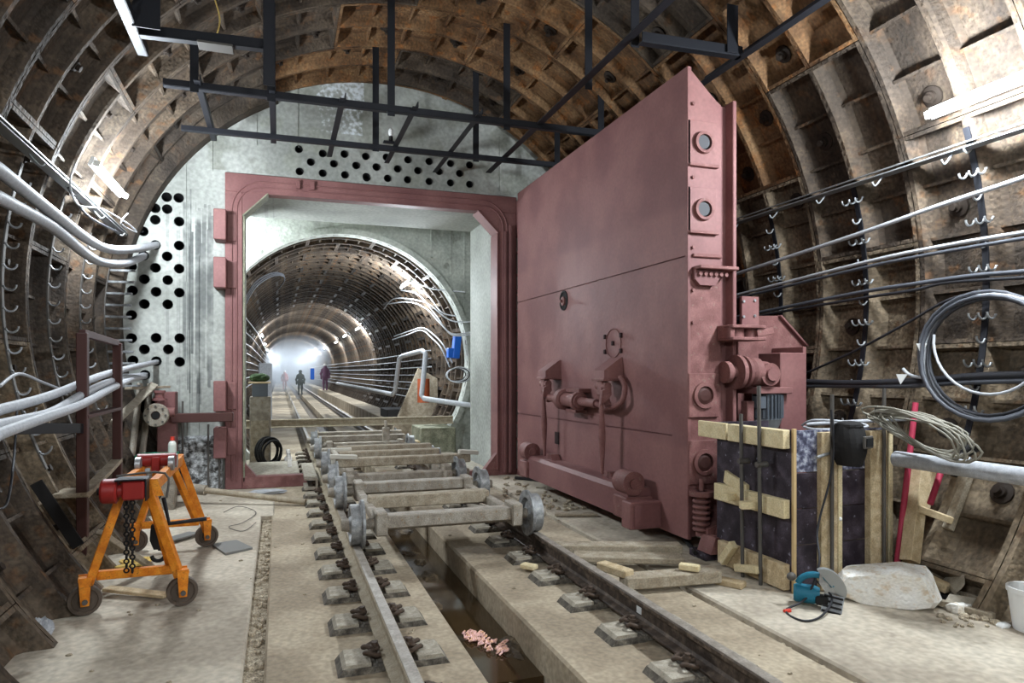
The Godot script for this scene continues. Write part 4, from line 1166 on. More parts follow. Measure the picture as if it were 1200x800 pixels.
func carts() -> void:
	var t := thing("rail_cart", Vector3(0, 0.2, -6.6), "low dusty wheeled cart on the rails, first in front of the gate frame", "rail cart")
	axle(t, -5.85, 0.33)
	axle(t, -7.5, 0.35)
	for s in [-1.0, 1.0]:
		obj("side_member", mb().span(Vector3(0.6 * s - 0.04, 0.32, -7.6), Vector3(0.6 * s + 0.04, 0.4, -5.78), 0.008), M.dusty_steel, t)
	obj("cross_beam", mb().span(Vector3(-0.6, 0.34, -6.75), Vector3(0.6, 0.46, -6.6), 0.01), M.wood_grey, t)
	obj("tray", mb().span(Vector3(-0.58, 0.28, -6.6), Vector3(0.58, 0.3, -5.95), 0.004), M.dusty_steel, t)
	obj("brace", mb().bar(Vector3(0.36, 0.34, -6.5), Vector3(0.42, 0.4, -5.95), 0.04, 0.03).bar(Vector3(0.48, 0.34, -6.5), Vector3(0.44, 0.4, -5.95), 0.03, 0.03), M.dusty_steel, t)
	var u := thing("rail_cart", Vector3(0, 0.2, -9.3), "low wheeled cart with long timber bolsters standing across its pale end frames", "rail cart")
	axle(u, -8.5, 0.3)
	axle(u, -9.9, 0.34)
	for s in [-1.0, 1.0]:
		obj("side_member", mb().span(Vector3(0.6 * s - 0.04, 0.32, -10.1), Vector3(0.6 * s + 0.04, 0.42, -8.3), 0.008), M.dusty_steel, u)
	for e in [[-8.65, 0.48], [-9.2, 0.5], [-9.7, 0.52]]:
		obj("bolster", mb().span(Vector3(-0.66 if e[0] < -9 else -0.75, e[1], e[0] - 0.07), Vector3(0.66 if e[0] < -9 else 0.95, e[1] + 0.11, e[0] + 0.07), 0.012), M.wood_grey, u)
	obj("end_frame", mb().bar(Vector3(-0.82, 0.62, -8.62), Vector3(-0.5, 0.6, -8.62), 0.1, 0.05).bar(Vector3(-0.78, 0.25, -8.62), Vector3(-0.78, 0.62, -8.62), 0.05, 0.05).bar(Vector3(-0.76, 0.62, -9.3), Vector3(-0.5, 0.62, -9.3), 0.08, 0.05).bar(Vector3(-0.74, 0.62, -9.3), Vector3(-0.55, 0.4, -8.65), 0.04, 0.04), M.pale, u, "pale dusty end frame")
	obj("end_frame", mb().bar(Vector3(0.8, 0.62, -8.62), Vector3(1.05, 0.6, -8.62), 0.12, 0.05).bar(Vector3(0.6, 0.25, -8.62), Vector3(0.6, 0.55, -8.62), 0.05, 0.05), M.pale, u, "pale dusty end frame")
	var v := thing("rail_cart", Vector3(0, 0.2, -12.4), "low wheeled cart on the rails inside the gate opening", "rail cart")
	axle(v, -11.95, 0.34)
	axle(v, -13.3, 0.34)
	for s in [-1.0, 1.0]:
		obj("side_member", mb().span(Vector3(0.6 * s - 0.04, 0.3, -13.4), Vector3(0.6 * s + 0.04, 0.38, -11.85), 0.008), M.dusty_steel, v)
	for e in [[-11.6, 0.3], [-12.5, 0.42], [-12.9, 0.46]]: obj("bolster", mb().span(Vector3(-0.75, e[1], e[0] - 0.08), Vector3(0.78, e[1] + 0.1, e[0] + 0.08), 0.01), M.dusty_steel, v)
	obj("stake", mb().span(Vector3(0.3, 0.4, -12.1), Vector3(0.42, 0.68, -11.98)).span(Vector3(0.34, 0.6, -12.12), Vector3(0.38, 0.8, -12.0)), M.dusty_steel, v)
	# rail lying across the passage and a stub of rail beside the track
	var a := fz(285, 497, -13.4)
	var b := fz(492, 488, -13.4)
	a.y = 0.62; b.y = 0.62
	var bm := thing("steel_bar", Vector3(0, 0.62, -13.4), "long dusty brown rail length laid across the carts inside the gate", "steel bar")
	obj("rail_length", mb().prism(rail_profile(), Vector3(-2.2, 0.62, -13.4), Vector3(0, 0, -1), Vector3.UP, 4.1), M.rail_dusty, bm)
	var sp := thing("steel_bar", Vector3(-1.2, 0.05, -12.2), "short pale rail length lying beside the track inside the gate", "steel bar")
	obj("rail_length", mb().prism(rail_profile(), Vector3(-1.25, 0.02, -11.2), Vector3.RIGHT, Vector3.UP, -2.6), M.rail_top, sp)
	# hollow steel channel by the sill
	var ch := thing("steel_channel", Vector3(-0.95, 0, -9.8), "short dusty box channel lying between the gate sill and the rail", "steel channel")
	obj("channel", mb().prism([Vector2(-0.09, 0), Vector2(0.09, 0), Vector2(0.09, 0.16), Vector2(-0.09, 0.16), Vector2(-0.09, 0.13), Vector2(0.06, 0.13), Vector2(0.06, 0.03), Vector2(-0.09, 0.03)], Vector3(-0.99, 0.02, -9.85), Vector3.RIGHT, Vector3.UP, -1.6), M.dusty_steel, ch)
	obj("lid", mb().span(Vector3(-1.08, 0.181, -11.4), Vector3(-0.91, 0.2, -9.9), 0.004), M.pad, ch)

# ---------------------------------------------------------------- orange hoist stand on wheels
func hoist_stand() -> void:
	var t := thing("hoist_stand", Vector3(-2.37, 0, -6.15), "orange steel A-frame hoist stand on four wheels with a red chain winch", "hoist")
	var zn := -5.38
	var zf := -7.0
	var xr := -2.06
	var xl := -2.66
	var top := 0.84
	var xm := -2.36
	# twin top beams
	obj("top_beam", mb().bar(Vector3(xm - 0.12, top, zn - 0.0), Vector3(xm - 0.1, top, zf - 0.05), 0.05, 0.09), M.orange, t)
	obj("top_beam", mb().bar(Vector3(xm + 0.1, top, zn - 0.0), Vector3(xm + 0.08, top, zf - 0.05), 0.05, 0.09), M.orange, t)
	for e in [[zn, 1.0], [zf, -1.0]]:
		var z: float = e[0]
		obj("leg", mb().bar(Vector3(xm - 0.08, top, z), Vector3(xl, 0.14, z + 0.04 * e[1]), 0.055, 0.055), M.orange, t)
		obj("leg", mb().bar(Vector3(xm + 0.08, top, z), Vector3(xr, 0.14, z + 0.04 * e[1]), 0.055, 0.06), M.orange, t)
		obj("tie_bar", mb().bar(Vector3(xl + 0.06, 0.25, z), Vector3(xr - 0.06, 0.25, z), 0.05, 0.06), M.orange, t)
		obj("inner_post", mb().bar(Vector3(xm + 0.04, top - 0.02, z - 0.22 * e[1]), Vector3(xr - 0.08, 0.26, z - 0.02 * e[1]), 0.05, 0.05), M.orange, t)
		for x in [xl, xr]:
			var c := Vector3(x, 0.104, z + 0.05 * e[1])
			var ax := Vector3(0.22, 0, 0.975)
			var sd := Vector3(0.975, 0, -0.22)
			var f := obj("wheel_fork", mb().prism([Vector2(-0.025, -0.03), Vector2(0.025, -0.03), Vector2(0.038, 0.16), Vector2(-0.038, 0.16)], c - ax * 0.06, sd, Vector3.UP, 0.01).prism([Vector2(-0.025, -0.03), Vector2(0.025, -0.03), Vector2(0.038, 0.16), Vector2(-0.038, 0.16)], c + ax * 0.05, sd, Vector3.UP, 0.01).box(c + Vector3(0, 0.14, 0), Vector3(0.08, 0.02, 0.12), Basis(sd, Vector3.UP, -ax)), M.orange, t)
			var w := obj("wheel", mb().lathe([Vector2(0, -0.035), Vector2(0.035, -0.035), Vector2(0.04, -0.02), Vector2(0.075, -0.02), Vector2(0.08, -0.03), Vector2(0.1, -0.03), Vector2(0.104, 0.0), Vector2(0.1, 0.03), Vector2(0.08, 0.03), Vector2(0.075, 0.02), Vector2(0.04, 0.02), Vector2(0.035, 0.035), Vector2(0, 0.035)], c, ax, 24), M.tyre, t)
			obj("hub", mb().cyl(c - ax * 0.075, c + ax * 0.075, 0.018, -1, 8), M.rod, f)
			w.set_meta("label", "grey-brown rubber wheel")
	obj("end_plate", mb().prism([Vector2(-0.2, -0.06), Vector2(0.18, -0.06), Vector2(0.14, 0.06), Vector2(-0.2, 0.06)], Vector3(xm, top, zn + 0.02), Vector3.RIGHT, Vector3.UP, 0.012), M.orange, t)
	# chain winch on the near end
	var c := Vector3(xm - 0.06, top + 0.0, zn + 0.1)
	var wi := obj("winch", mb().lathe([Vector2(0, 0), Vector2(0.075, 0), Vector2(0.085, 0.015), Vector2(0.085, 0.09), Vector2(0.07, 0.1), Vector2(0.045, 0.1), Vector2(0.045, 0.14), Vector2(0, 0.14)], c + Vector3(-0.13, 0, 0), Vector3.RIGHT, 20).box(c + Vector3(0.07, 0.005, 0), Vector3(0.14, 0.13, 0.13), Basis.IDENTITY, 0.012), M.winch, t, "dark red chain winch body")
	obj("cover_bolt", mb().cyl(c + Vector3(-0.155, 0, 0), c + Vector3(-0.12, 0, 0), 0.025, -1, 8), M.dark, wi)
	obj("winch_frame", mb().span(c + Vector3(-0.04, 0.075, -0.08), c + Vector3(0.15, 0.085, 0.08), 0.002).span(c + Vector3(0.142, -0.07, -0.06), c + Vector3(0.152, 0.08, 0.06), 0.002), M.black, wi)
	for k in 18:
		var y := top - 0.02 - k * 0.031
		obj("chain_link", mb().torus(c + Vector3(0.02, y - top, 0.0), Vector3(1, 0, 0) if k % 2 == 0 else Vector3(0, 0, 1), 0.015, 0.006, 10, 5), M.dark, t)
		obj("chain_link", mb().torus(c + Vector3(0.06, y - top, 0.02), Vector3(0, 0, 1) if k % 2 == 0 else Vector3(1, 0, 0), 0.015, 0.006, 10, 5), M.dark, t)
	# trolley with shackle farther along the beams
	var m := Vector3(xm, top + 0.06, -6.25)
	var tr := obj("beam_trolley", mb().cyl(m + Vector3(-0.14, 0.03, 0), m + Vector3(0.14, 0.03, 0), 0.055, -1, 14).box(m + Vector3(0, 0.0, 0), Vector3(0.06, 0.12, 0.16)), M.winch, t)
	for s in [-1.0, 1.0]:
		for u in [-0.09, 0.09]: obj("trolley_wheel", mb().cyl(m + Vector3(0.1 * s, 0.01, u), m + Vector3(0.14 * s, 0.01, u), 0.06, -1, 14), M.steel, tr)
	for k in 14: obj("chain_link", mb().torus(m + Vector3(0.01, -0.1 - k * 0.034, 0), Vector3(1, 0, 0) if k % 2 == 0 else Vector3(0, 0, 1), 0.016, 0.006, 10, 5), M.dark, t)
	var h := m + Vector3(0.01, -0.6, 0)
	obj("hook_block", mb().prism([Vector2(-0.05, 0.1), Vector2(0.05, 0.1), Vector2(0.06, -0.02), Vector2(0.03, -0.1), Vector2(-0.03, -0.1), Vector2(-0.06, -0.02)], h + Vector3(0, 0, -0.03), Vector3.RIGHT, Vector3.UP, 0.06), M.dark, t)
	var hk := []
	for k in 12:
		var a := PI / 2 - 4.6 * k / 11.0
		hk.append(h + Vector3(0.05 * cos(a), -0.15 + 0.05 * sin(a), 0))
	obj("hook", mb().tube(hk, 0.016, 8), M.dark, t)
	obj("crank_lever", mb().tube([Vector3(xm + 0.12, 0.7, -5.75), Vector3(xm + 0.16, 0.5, -5.75), Vector3(xm + 0.42, 0.52, -5.75)], 0.016, 8), M.black, t)
	obj("bent_rod", mb().tube(curve([Vector3(xm - 0.1, top + 0.1, zn + 0.1), Vector3(xm + 0.2, top + 0.11, zn + 0.12), Vector3(xm + 0.21, top - 0.06, zn + 0.12)], 4), 0.008, 6), M.rod, t)
	obj("pry_bar", mb().tube([Vector3(xm - 0.02, top + 0.05, -5.95), Vector3(xm + 0.02, 0.2, -6.6)], 0.02, 8), M.steel, t)

# ---------------------------------------------------------------- things along the left wall and by the bulkhead
func left_side() -> void:
	# gear post by the bulkhead
	var z := -10.05
	var p := fz(194, 525, z)
	var t := thing("gear_post", Vector3(p.x, 0, z), "brown-red steel post carrying a flanged gearbox and a long arm to the gate frame", "gear post")
	var pt := fz(194, 459, z).y
	obj("post", mb().span(Vector3(p.x - 0.09, 0, z - 0.16), Vector3(p.x + 0.13, pt, z + 0.1), 0.01), M.red, t)
	var c := fz(184, 486, z + 0.35)
	var gb := obj("gearbox", mb().lathe([Vector2(0, -0.2), Vector2(0.1, -0.2), Vector2(0.12, -0.1), Vector2(0.12, 0.0), Vector2(0.14, 0.02), Vector2(0.14, 0.07), Vector2(0.1, 0.08), Vector2(0, 0.08)], c, Vector3(0, 0, 1), 20), M.red_old, t)
	obj("flange", mb().lathe([Vector2(0.055, 0.04), Vector2(0.055, 0.11), Vector2(0.14, 0.11), Vector2(0.15, 0.08), Vector2(0.15, 0.04)], c, Vector3(0, 0, 1), 24), M.dusty_steel, gb)
	obj("hub", mb().cyl(c, c + Vector3(0, 0, 0.12), 0.045, -1, 12), M.dark, gb)
	for k in 8: obj("flange_bolt", mb().cyl(c + Vector3(0.115 * cos(TAU * k / 8.0), 0.115 * sin(TAU * k / 8.0), 0.1), c + Vector3(0.115 * cos(TAU * k / 8.0), 0.115 * sin(TAU * k / 8.0), 0.125), 0.014, -1, 6), M.rod, gb)
	obj("input_shaft", mb().cyl(c + Vector3(0.02, 0.1, -0.06), c + Vector3(0.02, 0.3, -0.06), 0.055, -1, 12).lathe([Vector2(0, 0.18), Vector2(0.09, 0.18), Vector2(0.09, 0.21), Vector2(0, 0.21)], c + Vector3(0.02, 0, -0.06), Vector3.UP, 14).lathe([Vector2(0, 0.28), Vector2(0.07, 0.28), Vector2(0.07, 0.31), Vector2(0, 0.31)], c + Vector3(0.02, 0, -0.06), Vector3.UP, 14), M.red, gb)
	obj("side_flange", mb().cyl(c + Vector3(0.1, 0.03, -0.06), c + Vector3(0.2, 0.03, -0.06), 0.06, -1, 12), M.red_old, gb)
	var a0 := fz(205, 490, z + 0.15)
	var a1 := fz(273, 490, z + 0.15)
	obj("arm", mb().span(Vector3(a0.x - 0.05, a0.y - 0.06, z + 0.02), Vector3(a1.x, a0.y + 0.06, z + 0.14), 0.008), M.brown, t)
	# blotched concrete footing with bare reinforcing rods
	var f := thing("concrete_footing", Vector3(-2.2, 0, -10.3), "blotched unfinished concrete footing with bare rods below the gate frame lugs", "footing")
	obj("block", mb().span(Vector3(-2.78, 0, WALLZ), Vector3(-2.16, 0.72, WALLZ + 0.14), 0.012), M.blotch, f)
	obj("rough_top", lump(Vector3(-2.47, 0.72, WALLZ + 0.07), Vector3(0.62, 0.09, 0.12), 4, 0.25, 3.0, 18, 8), M.blotch, f)
	for e in [[214, 470, 595], [244, 497, 590], [257, 500, 585]]:
		var r0 := fz(e[0], e[1], WALLZ + 0.2)
		obj("rebar", mb().cyl(r0, Vector3(r0.x, 0.0, r0.z), 0.014, -1, 8), M.rod, f)
	# dusty pipe lying from the wall to the rail
	var q0 := fy(205, 570, 0.22)
	var q1 := fy(358, 588, 0.05)
	var pl := thing("pipe", Vector3(-1.7, 0, -9.2), "dusty brown pipe with a collar leaning from the footing to the rail", "pipe")
	obj("tube", mb().cyl(q0, q1, 0.04, 0.035, 14), M.wood_grey, pl)
	obj("collar", mb().cyl(q0.lerp(q1, 0.0), q0.lerp(q1, 0.24), 0.065, -1, 14), M.dusty_steel, pl)
	obj("socket", mb().cyl(q0.lerp(q1, -0.16), q0.lerp(q1, 0.04), 0.085, -1, 14), M.red_old, pl)
	# wooden board and rags by the sill
	tag(obj("board", mb().bar(fz(150, 455, -9.5), fz(196, 453, -10.2), 0.1, 0.03), M.wood_grey), "weathered board wedged between the lining and the bulkhead near the gear post", "board")
	tag(obj("board", mb().bar(fz(134, 495, -8.6), fz(181, 450, -9.9), 0.09, 0.03, Vector3(0, 0, 1)), M.pad), "pale board leaning across the pipe sleeves beside the gear post", "board")
	for e in [[176, 450, -10.2, 160, 560, -9.6], [164, 450, -10.2, 148, 545, -9.4]]:
		tag(obj("pipe", mb().cyl(fz(e[0], e[1], e[2]), Vector3(fz(e[3], e[4], e[5]).x, 0.02, e[5]), 0.04, -1, 12), M.dusty_steel), "grey pipe slanting down from the sleeve rows to the floor behind the brown frame", "pipe", "slanting grey pipes")
	# brown frame of two posts and a head rail
	var zf := -6.55
	var s := thing("steel_stand", Vector3(-2.85, 0, -6.8), "brown steel stand of two posts joined by a head rail before the lining", "steel stand")
	var b0 := fz(96, 390, -6.5)
	var b1 := fz(137, 402, -7.9)
	obj("post", mb().span(Vector3(b0.x - 0.035, 0, -6.54), Vector3(b0.x + 0.045, b0.y, -6.46), 0.006), M.brown, s)
	obj("post", mb().span(Vector3(b1.x - 0.035, 0, -7.94), Vector3(b1.x + 0.045, b1.y, -7.86), 0.006), M.brown, s)
	obj("head_rail", mb().bar(b0, b1, 0.05, 0.06), M.brown, s)
	obj("shelf_angle", mb().bar(Vector3(b0.x, 1.28, -6.5), Vector3(b1.x, 1.28, -7.9), 0.1, 0.03), M.brown, s)
	obj("shelf_board", mb().span(Vector3(b0.x - 0.2, 0.62, -6.75), Vector3(b0.x + 0.05, 0.66, -6.45)).bar(Vector3(b0.x, 0.62, -6.5), Vector3(b1.x, 0.75, -7.9), 0.1, 0.04), M.wood_grey, s)
	obj("side_angle", mb().bar(fz(0, 502, -5.2), Vector3(b0.x, fz(90, 502, -6.5).y, -6.5), 0.05, 0.08), M.black, s)
	# small plate bracket and boards against the lining
	tag(obj("steel_plate", mb().bar(fc(42, 565, TR - 0.05), fc(92, 640, TR - 0.05), 0.012, 0.09, Vector3(1, 1, 0)), M.dark), "narrow steel plate leaning on the lining ribs behind the orange stand", "plate")
	tag(obj("board", mb().bar(Vector3(-2.72, 0.42, -6.0), Vector3(-2.42, 0.03, -6.35), 0.07, 0.04), M.wood_grey), "short board propped against the lining beside the orange stand", "board")
	tag(obj("board", mb().bar(Vector3(-2.62, 0.05, -5.75), Vector3(-2.18, 0.03, -5.5), 0.09, 0.025), M.wood), "thin board lying under the orange stand's cross tie", "board")
	# bottle and tube box on the stand
	var bt := fz(202, 528, -9.2)
	var shelf := thing("tool_box", Vector3(fz(195, 536, -9.2).x, 0, -9.2), "low grey crate with a green lid standing behind the orange stand", "crate")
	var gx := fz(160, 537, -9.2)
	var gy := fz(208, 537, -9.2)
	obj("lid", mb().span(Vector3(gx.x, gx.y, -9.35), Vector3(gy.x, gx.y + 0.05, -9.05)), M.green, shelf, "green lid")
	obj("body", mb().span(Vector3(gx.x + 0.02, 0.0, -9.34), Vector3(gy.x - 0.02, gx.y, -9.07)), M.dusty_steel, shelf)
	var bo := thing("bottle", Vector3(bt.x, gx.y + 0.05, -9.2), "small white plastic bottle with a red cap on the green crate", "bottle")
	obj("body", mb().lathe([Vector2(0, 0), Vector2(0.045, 0), Vector2(0.048, 0.01), Vector2(0.048, 0.1), Vector2(0.04, 0.13), Vector2(0.02, 0.15), Vector2(0.02, 0.16)], bo.position, Vector3.UP, 14), M.plastic, bo)
	obj("cap", mb().cyl(bo.position + Vector3(0, 0.155, 0), bo.position + Vector3(0, 0.2, 0), 0.026, 0.022, 12), M.redcap, bo)
# ---------------------------------------------------------------- formwork, stone, saw and timber by the right wall
func right_side() -> void:
	var X := 2.19
	var Z := -4.12
	var H := 1.22
	var t := thing("formwork_box", Vector3(2.64, 0, -4.55), "dark film-faced plywood formwork box braced with pale timbers", "formwork")
	# plywood sheets
	obj("sheet", mb().span(Vector3(X, 0.02, -5.02), Vector3(X + 0.02, H, Z), 0.002), M.ply, t)
	obj("sheet_edge", mb().span(Vector3(X - 0.004, 0.0, Z - 0.004), Vector3(X + 0.024, H + 0.01, Z + 0.02), 0.002), M.ply_edge, t)
	var rows := [0.02, 0.36, 0.63, 0.9]
	for k in 4:
		obj("sheet", mb().span(Vector3(X + 0.024, rows[k] + 0.004, Z - 0.02), Vector3(3.12, (rows[k + 1] if k < 3 else H) - 0.004, Z), 0.003), M.ply if k < 3 else M.ply_scuffed, t)
	obj("sheet", mb().span(Vector3(X, 0.02, -5.04), Vector3(2.72, H, -5.02), 0.002), M.ply, t)
	# battens on the front
	for e in [[957, 976, 0.05, M.wood], [979, 984, 0.03, M.wood_new], [1013, 1032, 0.06, M.wood], [1038, 1043, 0.03, M.wood_new]]:
		var a := fz(e[0], 520, Z)
		var b := fz(e[1], 520, Z)
		obj("batten", mb().span(Vector3(a.x, 0.02, Z), Vector3(b.x, 1.2, Z + e[2]), 0.004), e[3], t)
	# walings on the side
	var wy := [fx(885, 517, X).y, fx(885, 597, X).y, 0.14]
	obj("waling", mb().span(Vector3(X - 0.07, 1.08, -4.8), Vector3(X, 1.22, Z - 0.02), 0.005), M.wood_new, t)
	obj("waling", mb().span(Vector3(X - 0.05, 1.08, -5.25), Vector3(X - 0.02, 1.22, -4.85), 0.005), M.wood_new, t)
	obj("waling", mb().span(Vector3(X - 0.06, 0.56, -5.0), Vector3(X, 0.7, Z - 0.02), 0.005), M.wood_new, t)
	obj("waling", mb().span(Vector3(X - 0.06, 0.03, -4.95), Vector3(X, 0.22, Z - 0.02), 0.005), M.wood, t)
	obj("wedge", mb().box(Vector3(X - 0.09, 0.63, -4.72), Vector3(0.16, 0.06, 0.06), Basis(Vector3.UP, 0.2)), M.wood_new, t)
	obj("wedge", mb().box(Vector3(X - 0.09, 0.61, -4.45), Vector3(0.2, 0.06, 0.06), Basis(Vector3.UP, -0.3)), M.wood_new, t)
	obj("wedge", mb().prism([Vector2(0, 0), Vector2(0.3, -0.1), Vector2(0.3, 0.02), Vector2(0.02, 0.1)], Vector3(X - 0.005, 0.72, -4.9), Vector3(0, 0, 1), Vector3.UP, 0.03), M.wood_new, t)
	obj("wedge", mb().box(Vector3(X - 0.1, 0.16, -4.75), Vector3(0.06, 0.24, 0.07), Basis(Vector3(1, 0, 0), 0.7)), M.wood_new, t)
	obj("wedge", mb().box(Vector3(X - 0.1, 0.1, -4.5), Vector3(0.06, 0.06, 0.28), Basis(Vector3(1, 0, 0), -0.2)), M.wood_new, t)
	for e in [[869, 485, -4.78], [890, 452, -4.52]]:
		var top := fx(e[0], e[1], X - 0.1)
		obj("tie_rod", mb().cyl(Vector3(X - 0.09, 0.0, top.z), Vector3(X - 0.09, top.y, top.z - 0.02), 0.015, -1, 8), M.rod, t)
		obj("tie_nut", mb().cyl(Vector3(X - 0.13, 0.94, top.z), Vector3(X - 0.03, 0.94, top.z), 0.022, -1, 8), M.rod, t)
	for e in [[975, 462], [1036, 455]]:
		var q := fz(e[0], e[1], Z + 0.08)
		obj("tie_rod", mb().cyl(Vector3(q.x, 0.0, Z + 0.08), q, 0.014, -1, 8), M.rod, t)
	var sp := fz(985, 608, Z + 0.03)
	obj("nail_head", mb().sphere(sp, Vector3(0.014, 0.016, 0.01), 8, 6), M.white, t)
	obj("pin", mb().cyl(fz(957, 536, Z + 0.1), fz(980, 528, Z + 0.02), 0.012, -1, 8), M.steel, t)
	tag(obj("board", mb().bar(fz(846, 598, -5.15), fz(866, 606, -5.0), 0.05, 0.05), M.wood_new), "short pale board end sticking out between gate edge and formwork", "board")
	tag(obj("steel_block", mb().prism([Vector2(-0.2, 0), Vector2(0.2, 0), Vector2(0.14, 0.14), Vector2(-0.15, 0.14)], Vector3(2.3, 0.08, -5.2), Vector3.RIGHT, Vector3.UP, 0.2), M.red_old), "dark red steel wedge block lying below the gate leaf's near corner", "block")
	tag(obj("block", mb().span(Vector3(2.08, 0.012, -5.3), Vector3(2.55, 0.075, -5.05)), M.ply), "dark plywood packing under the red wedge block", "packing")
	# welding mask hanging on the rod
	var m := fz(998, 520, Z + 0.16)
	var w := thing("welding_mask", m + Vector3(0, -0.15, 0), "black welding mask hanging on the formwork front", "welding mask")
	var shell := mb()
	for i in 9:
		for k in 12:
			var f := func(ii: int, kk: int) -> Vector3:
				var u := float(ii) / 9.0
				var a := lerpf(-2.0, 2.0, float(kk) / 12.0)
				var wd := 0.105 + 0.03 * sin(u * PI) - 0.03 * u * u
				return m + Vector3(sin(a) * wd, 0.15 - 0.31 * u, cos(a) * (0.08 + 0.05 * sin(u * 2.6)) - 0.03)
			var a: Vector3 = f.call(i, k)
			var c: Vector3 = f.call(i + 1, k + 1)
			shell.quad(a, f.call(i, k + 1), c, f.call(i + 1, k), Vector3(a.x - m.x, 0.0, 0.1))
	obj("shell", shell, M.dark, w)
	obj("crown", lump(m + Vector3(0, 0.13, -0.02), Vector3(0.2, 0.08, 0.17), 3, 0.05, 2.4, 14, 8), M.dark, w)
	obj("window_frame", mb().box(m + Vector3(0.045, 0.02, 0.105), Vector3(0.12, 0.09, 0.02), Basis(Vector3.UP, 0.3), 0.004), M.rod, w)
	obj("dark_glass", mb().box(m + Vector3(0.05, 0.02, 0.117), Vector3(0.09, 0.06, 0.008), Basis(Vector3.UP, 0.3), 0.0), M.hole, w)
	# saw
	var s := fy(968, 712, 0.0)
	s.y = 0.012
	var sw := thing("circular_saw", s, "blue handheld circular saw lying before the formwork", "power tool")
	var ax := Vector3(0.72, 0.0, 0.69)
	var fwd := Vector3(0.62, -0.4, -0.65).normalized()
	var g := s + Vector3(-0.04, 0.13, 0.0)
	obj("motor_housing", mb().lathe([Vector2(0, 0), Vector2(0.055, 0.0), Vector2(0.065, 0.02), Vector2(0.065, 0.13), Vector2(0.05, 0.17), Vector2(0, 0.17)], g - ax * 0.18 + Vector3(0, -0.05, 0), ax, 16), M.saw, sw)
	var hp := []
	for k in 10:
		var a := 0.3 + 2.5 * k / 9.0
		hp.append(g + Vector3(-0.05, 0.0, 0) + Vector3(-ax.x * 0.12 * cos(a), 0.1 * sin(a), -ax.z * 0.12 * cos(a)))
	obj("handle", mb().tube(hp, 0.022, 10), M.saw, sw)
	obj("front_knob", mb().sphere(g + Vector3(-0.17, 0.07, -0.1), Vector3(0.035, 0.03, 0.03)), M.rod, sw)
	var g0 := fz(957, 666, -3.8)
	var g1 := fz(990, 704, -3.72)
	var gd := (g1 - g0).normalized()
	var gu := Vector3(0.5, 0.75, 0.45).normalized()
	gu = (gu - gd * gu.dot(gd)).normalized()
	var half_disc := []
	for k in 13: half_disc.append(Vector2(0.13 - 0.13 * cos(PI * k / 12.0), 0.085 * sin(PI * k / 12.0)))
	obj("blade_guard", mb().prism(half_disc, g0, gd, gu, 0.035), M.alu, sw)
	obj("blade", mb().prism([Vector2(0.03, 0), Vector2(0.08, -0.05), Vector2(0.16, -0.06), Vector2(0.23, 0)], g0 + gd.cross(gu) * 0.015, gd, gu, 0.003), M.steel, sw)
	var bp := fy(975, 712, 0.04)
	var bx := Vector3(0.62, -0.1, 0.78).normalized()
	var by := Vector3(0.45, 0.75, -0.3)
	by = (by - bx * by.dot(bx)).normalized()
	obj("base_plate", mb().box(bp, Vector3(0.13, 0.18, 0.01), Basis(bx, by, bx.cross(by)), 0.002), M.steel, sw)
	for k in 5: obj("plate_rib", mb().box(bp + by * (-0.07 + 0.035 * k) + bx.cross(by) * 0.012, Vector3(0.12, 0.01, 0.02), Basis(bx, by, bx.cross(by)), 0.002), M.dark, sw)
	obj("battery_grip", mb().box(g + Vector3(-0.02, -0.07, 0.03), Vector3(0.09, 0.06, 0.08), Basis(Vector3.UP, 0.7), 0.01), M.dark, sw)
	var cd := [g + Vector3(-0.05, 0.06, 0), fy(975, 700, 0.1), fy(962, 722, 0.03), fy(940, 727, 0.02), fy(921, 715, 0.02), fy(945, 700, 0.08), fz(960, 660, Z + 0.3), fz(958, 620, Z + 0.14), fz(973, 560, Z + 0.12), fz(977, 520, Z + 0.12), fz(974, 480, Z + 0.1)]
	obj("power_cord", mb().tube(curve(cd), 0.008, 6), M.cable_dark, sw)
	obj("cord_tip", mb().cyl(fy(919, 716, 0.02), fy(926, 715, 0.02), 0.014, -1, 8), M.redcap, sw)
	# concrete lump
	var sil := [[979, 678], [988, 669], [1018, 666], [1056, 665], [1086, 670], [1094, 680], [1099, 692], [1104, 704], [1098, 711], [1075, 714], [1046, 717], [1024, 716], [1004, 706], [984, 694]]
	var cc := fy(1042, 708, 0.0)
	var back := Vector3(0.74, 0.0, -0.67)
	var secs := []
	var nz := FastNoiseLite.new()
	nz.seed = 4
	nz.frequency = 2.2
	for e in [[-0.15, 0.84], [-0.1, 0.97], [0.02, 1.02], [0.14, 0.98], [0.2, 0.84]]:
		var ring := []
		for q in sil:
			var r := ray(q[0], q[1])
			var hit := EYE + r * ((cc - EYE).dot(back) / r.dot(back))
			var mid := Vector3(cc.x, 0.16, cc.z)
			var p: Vector3 = mid + (hit - mid) * e[1] + back * (e[0] + 0.03)
			p += (p - mid).normalized() * nz.get_noise_3dv(p * 2.0) * 0.03
			p.y = maxf(p.y, 0.013)
			ring.append(p)
		secs.append(ring)
	var L := mb()
	var inside: Vector3 = Vector3(cc.x, 0.15, cc.z) + back * 0.03
	for i in secs.size() - 1:
		for k in sil.size():
			var k2 := (k + 1) % sil.size()
			L.quad(secs[i][k], secs[i][k2], secs[i + 1][k2], secs[i + 1][k], (secs[i][k] + secs[i + 1][k2]) * 0.5 - inside)
	for i in [0, secs.size() - 1]:
		var m0 := Vector3.ZERO
		for p in secs[i]: m0 += p / sil.size()
		for k in sil.size(): L.flat(m0, secs[i][k], secs[i][(k + 1) % sil.size()], m0 - inside)
	tag(obj("concrete_lump", L, M.stone), "big rounded white lump of broken concrete beside the saw", "rubble block")
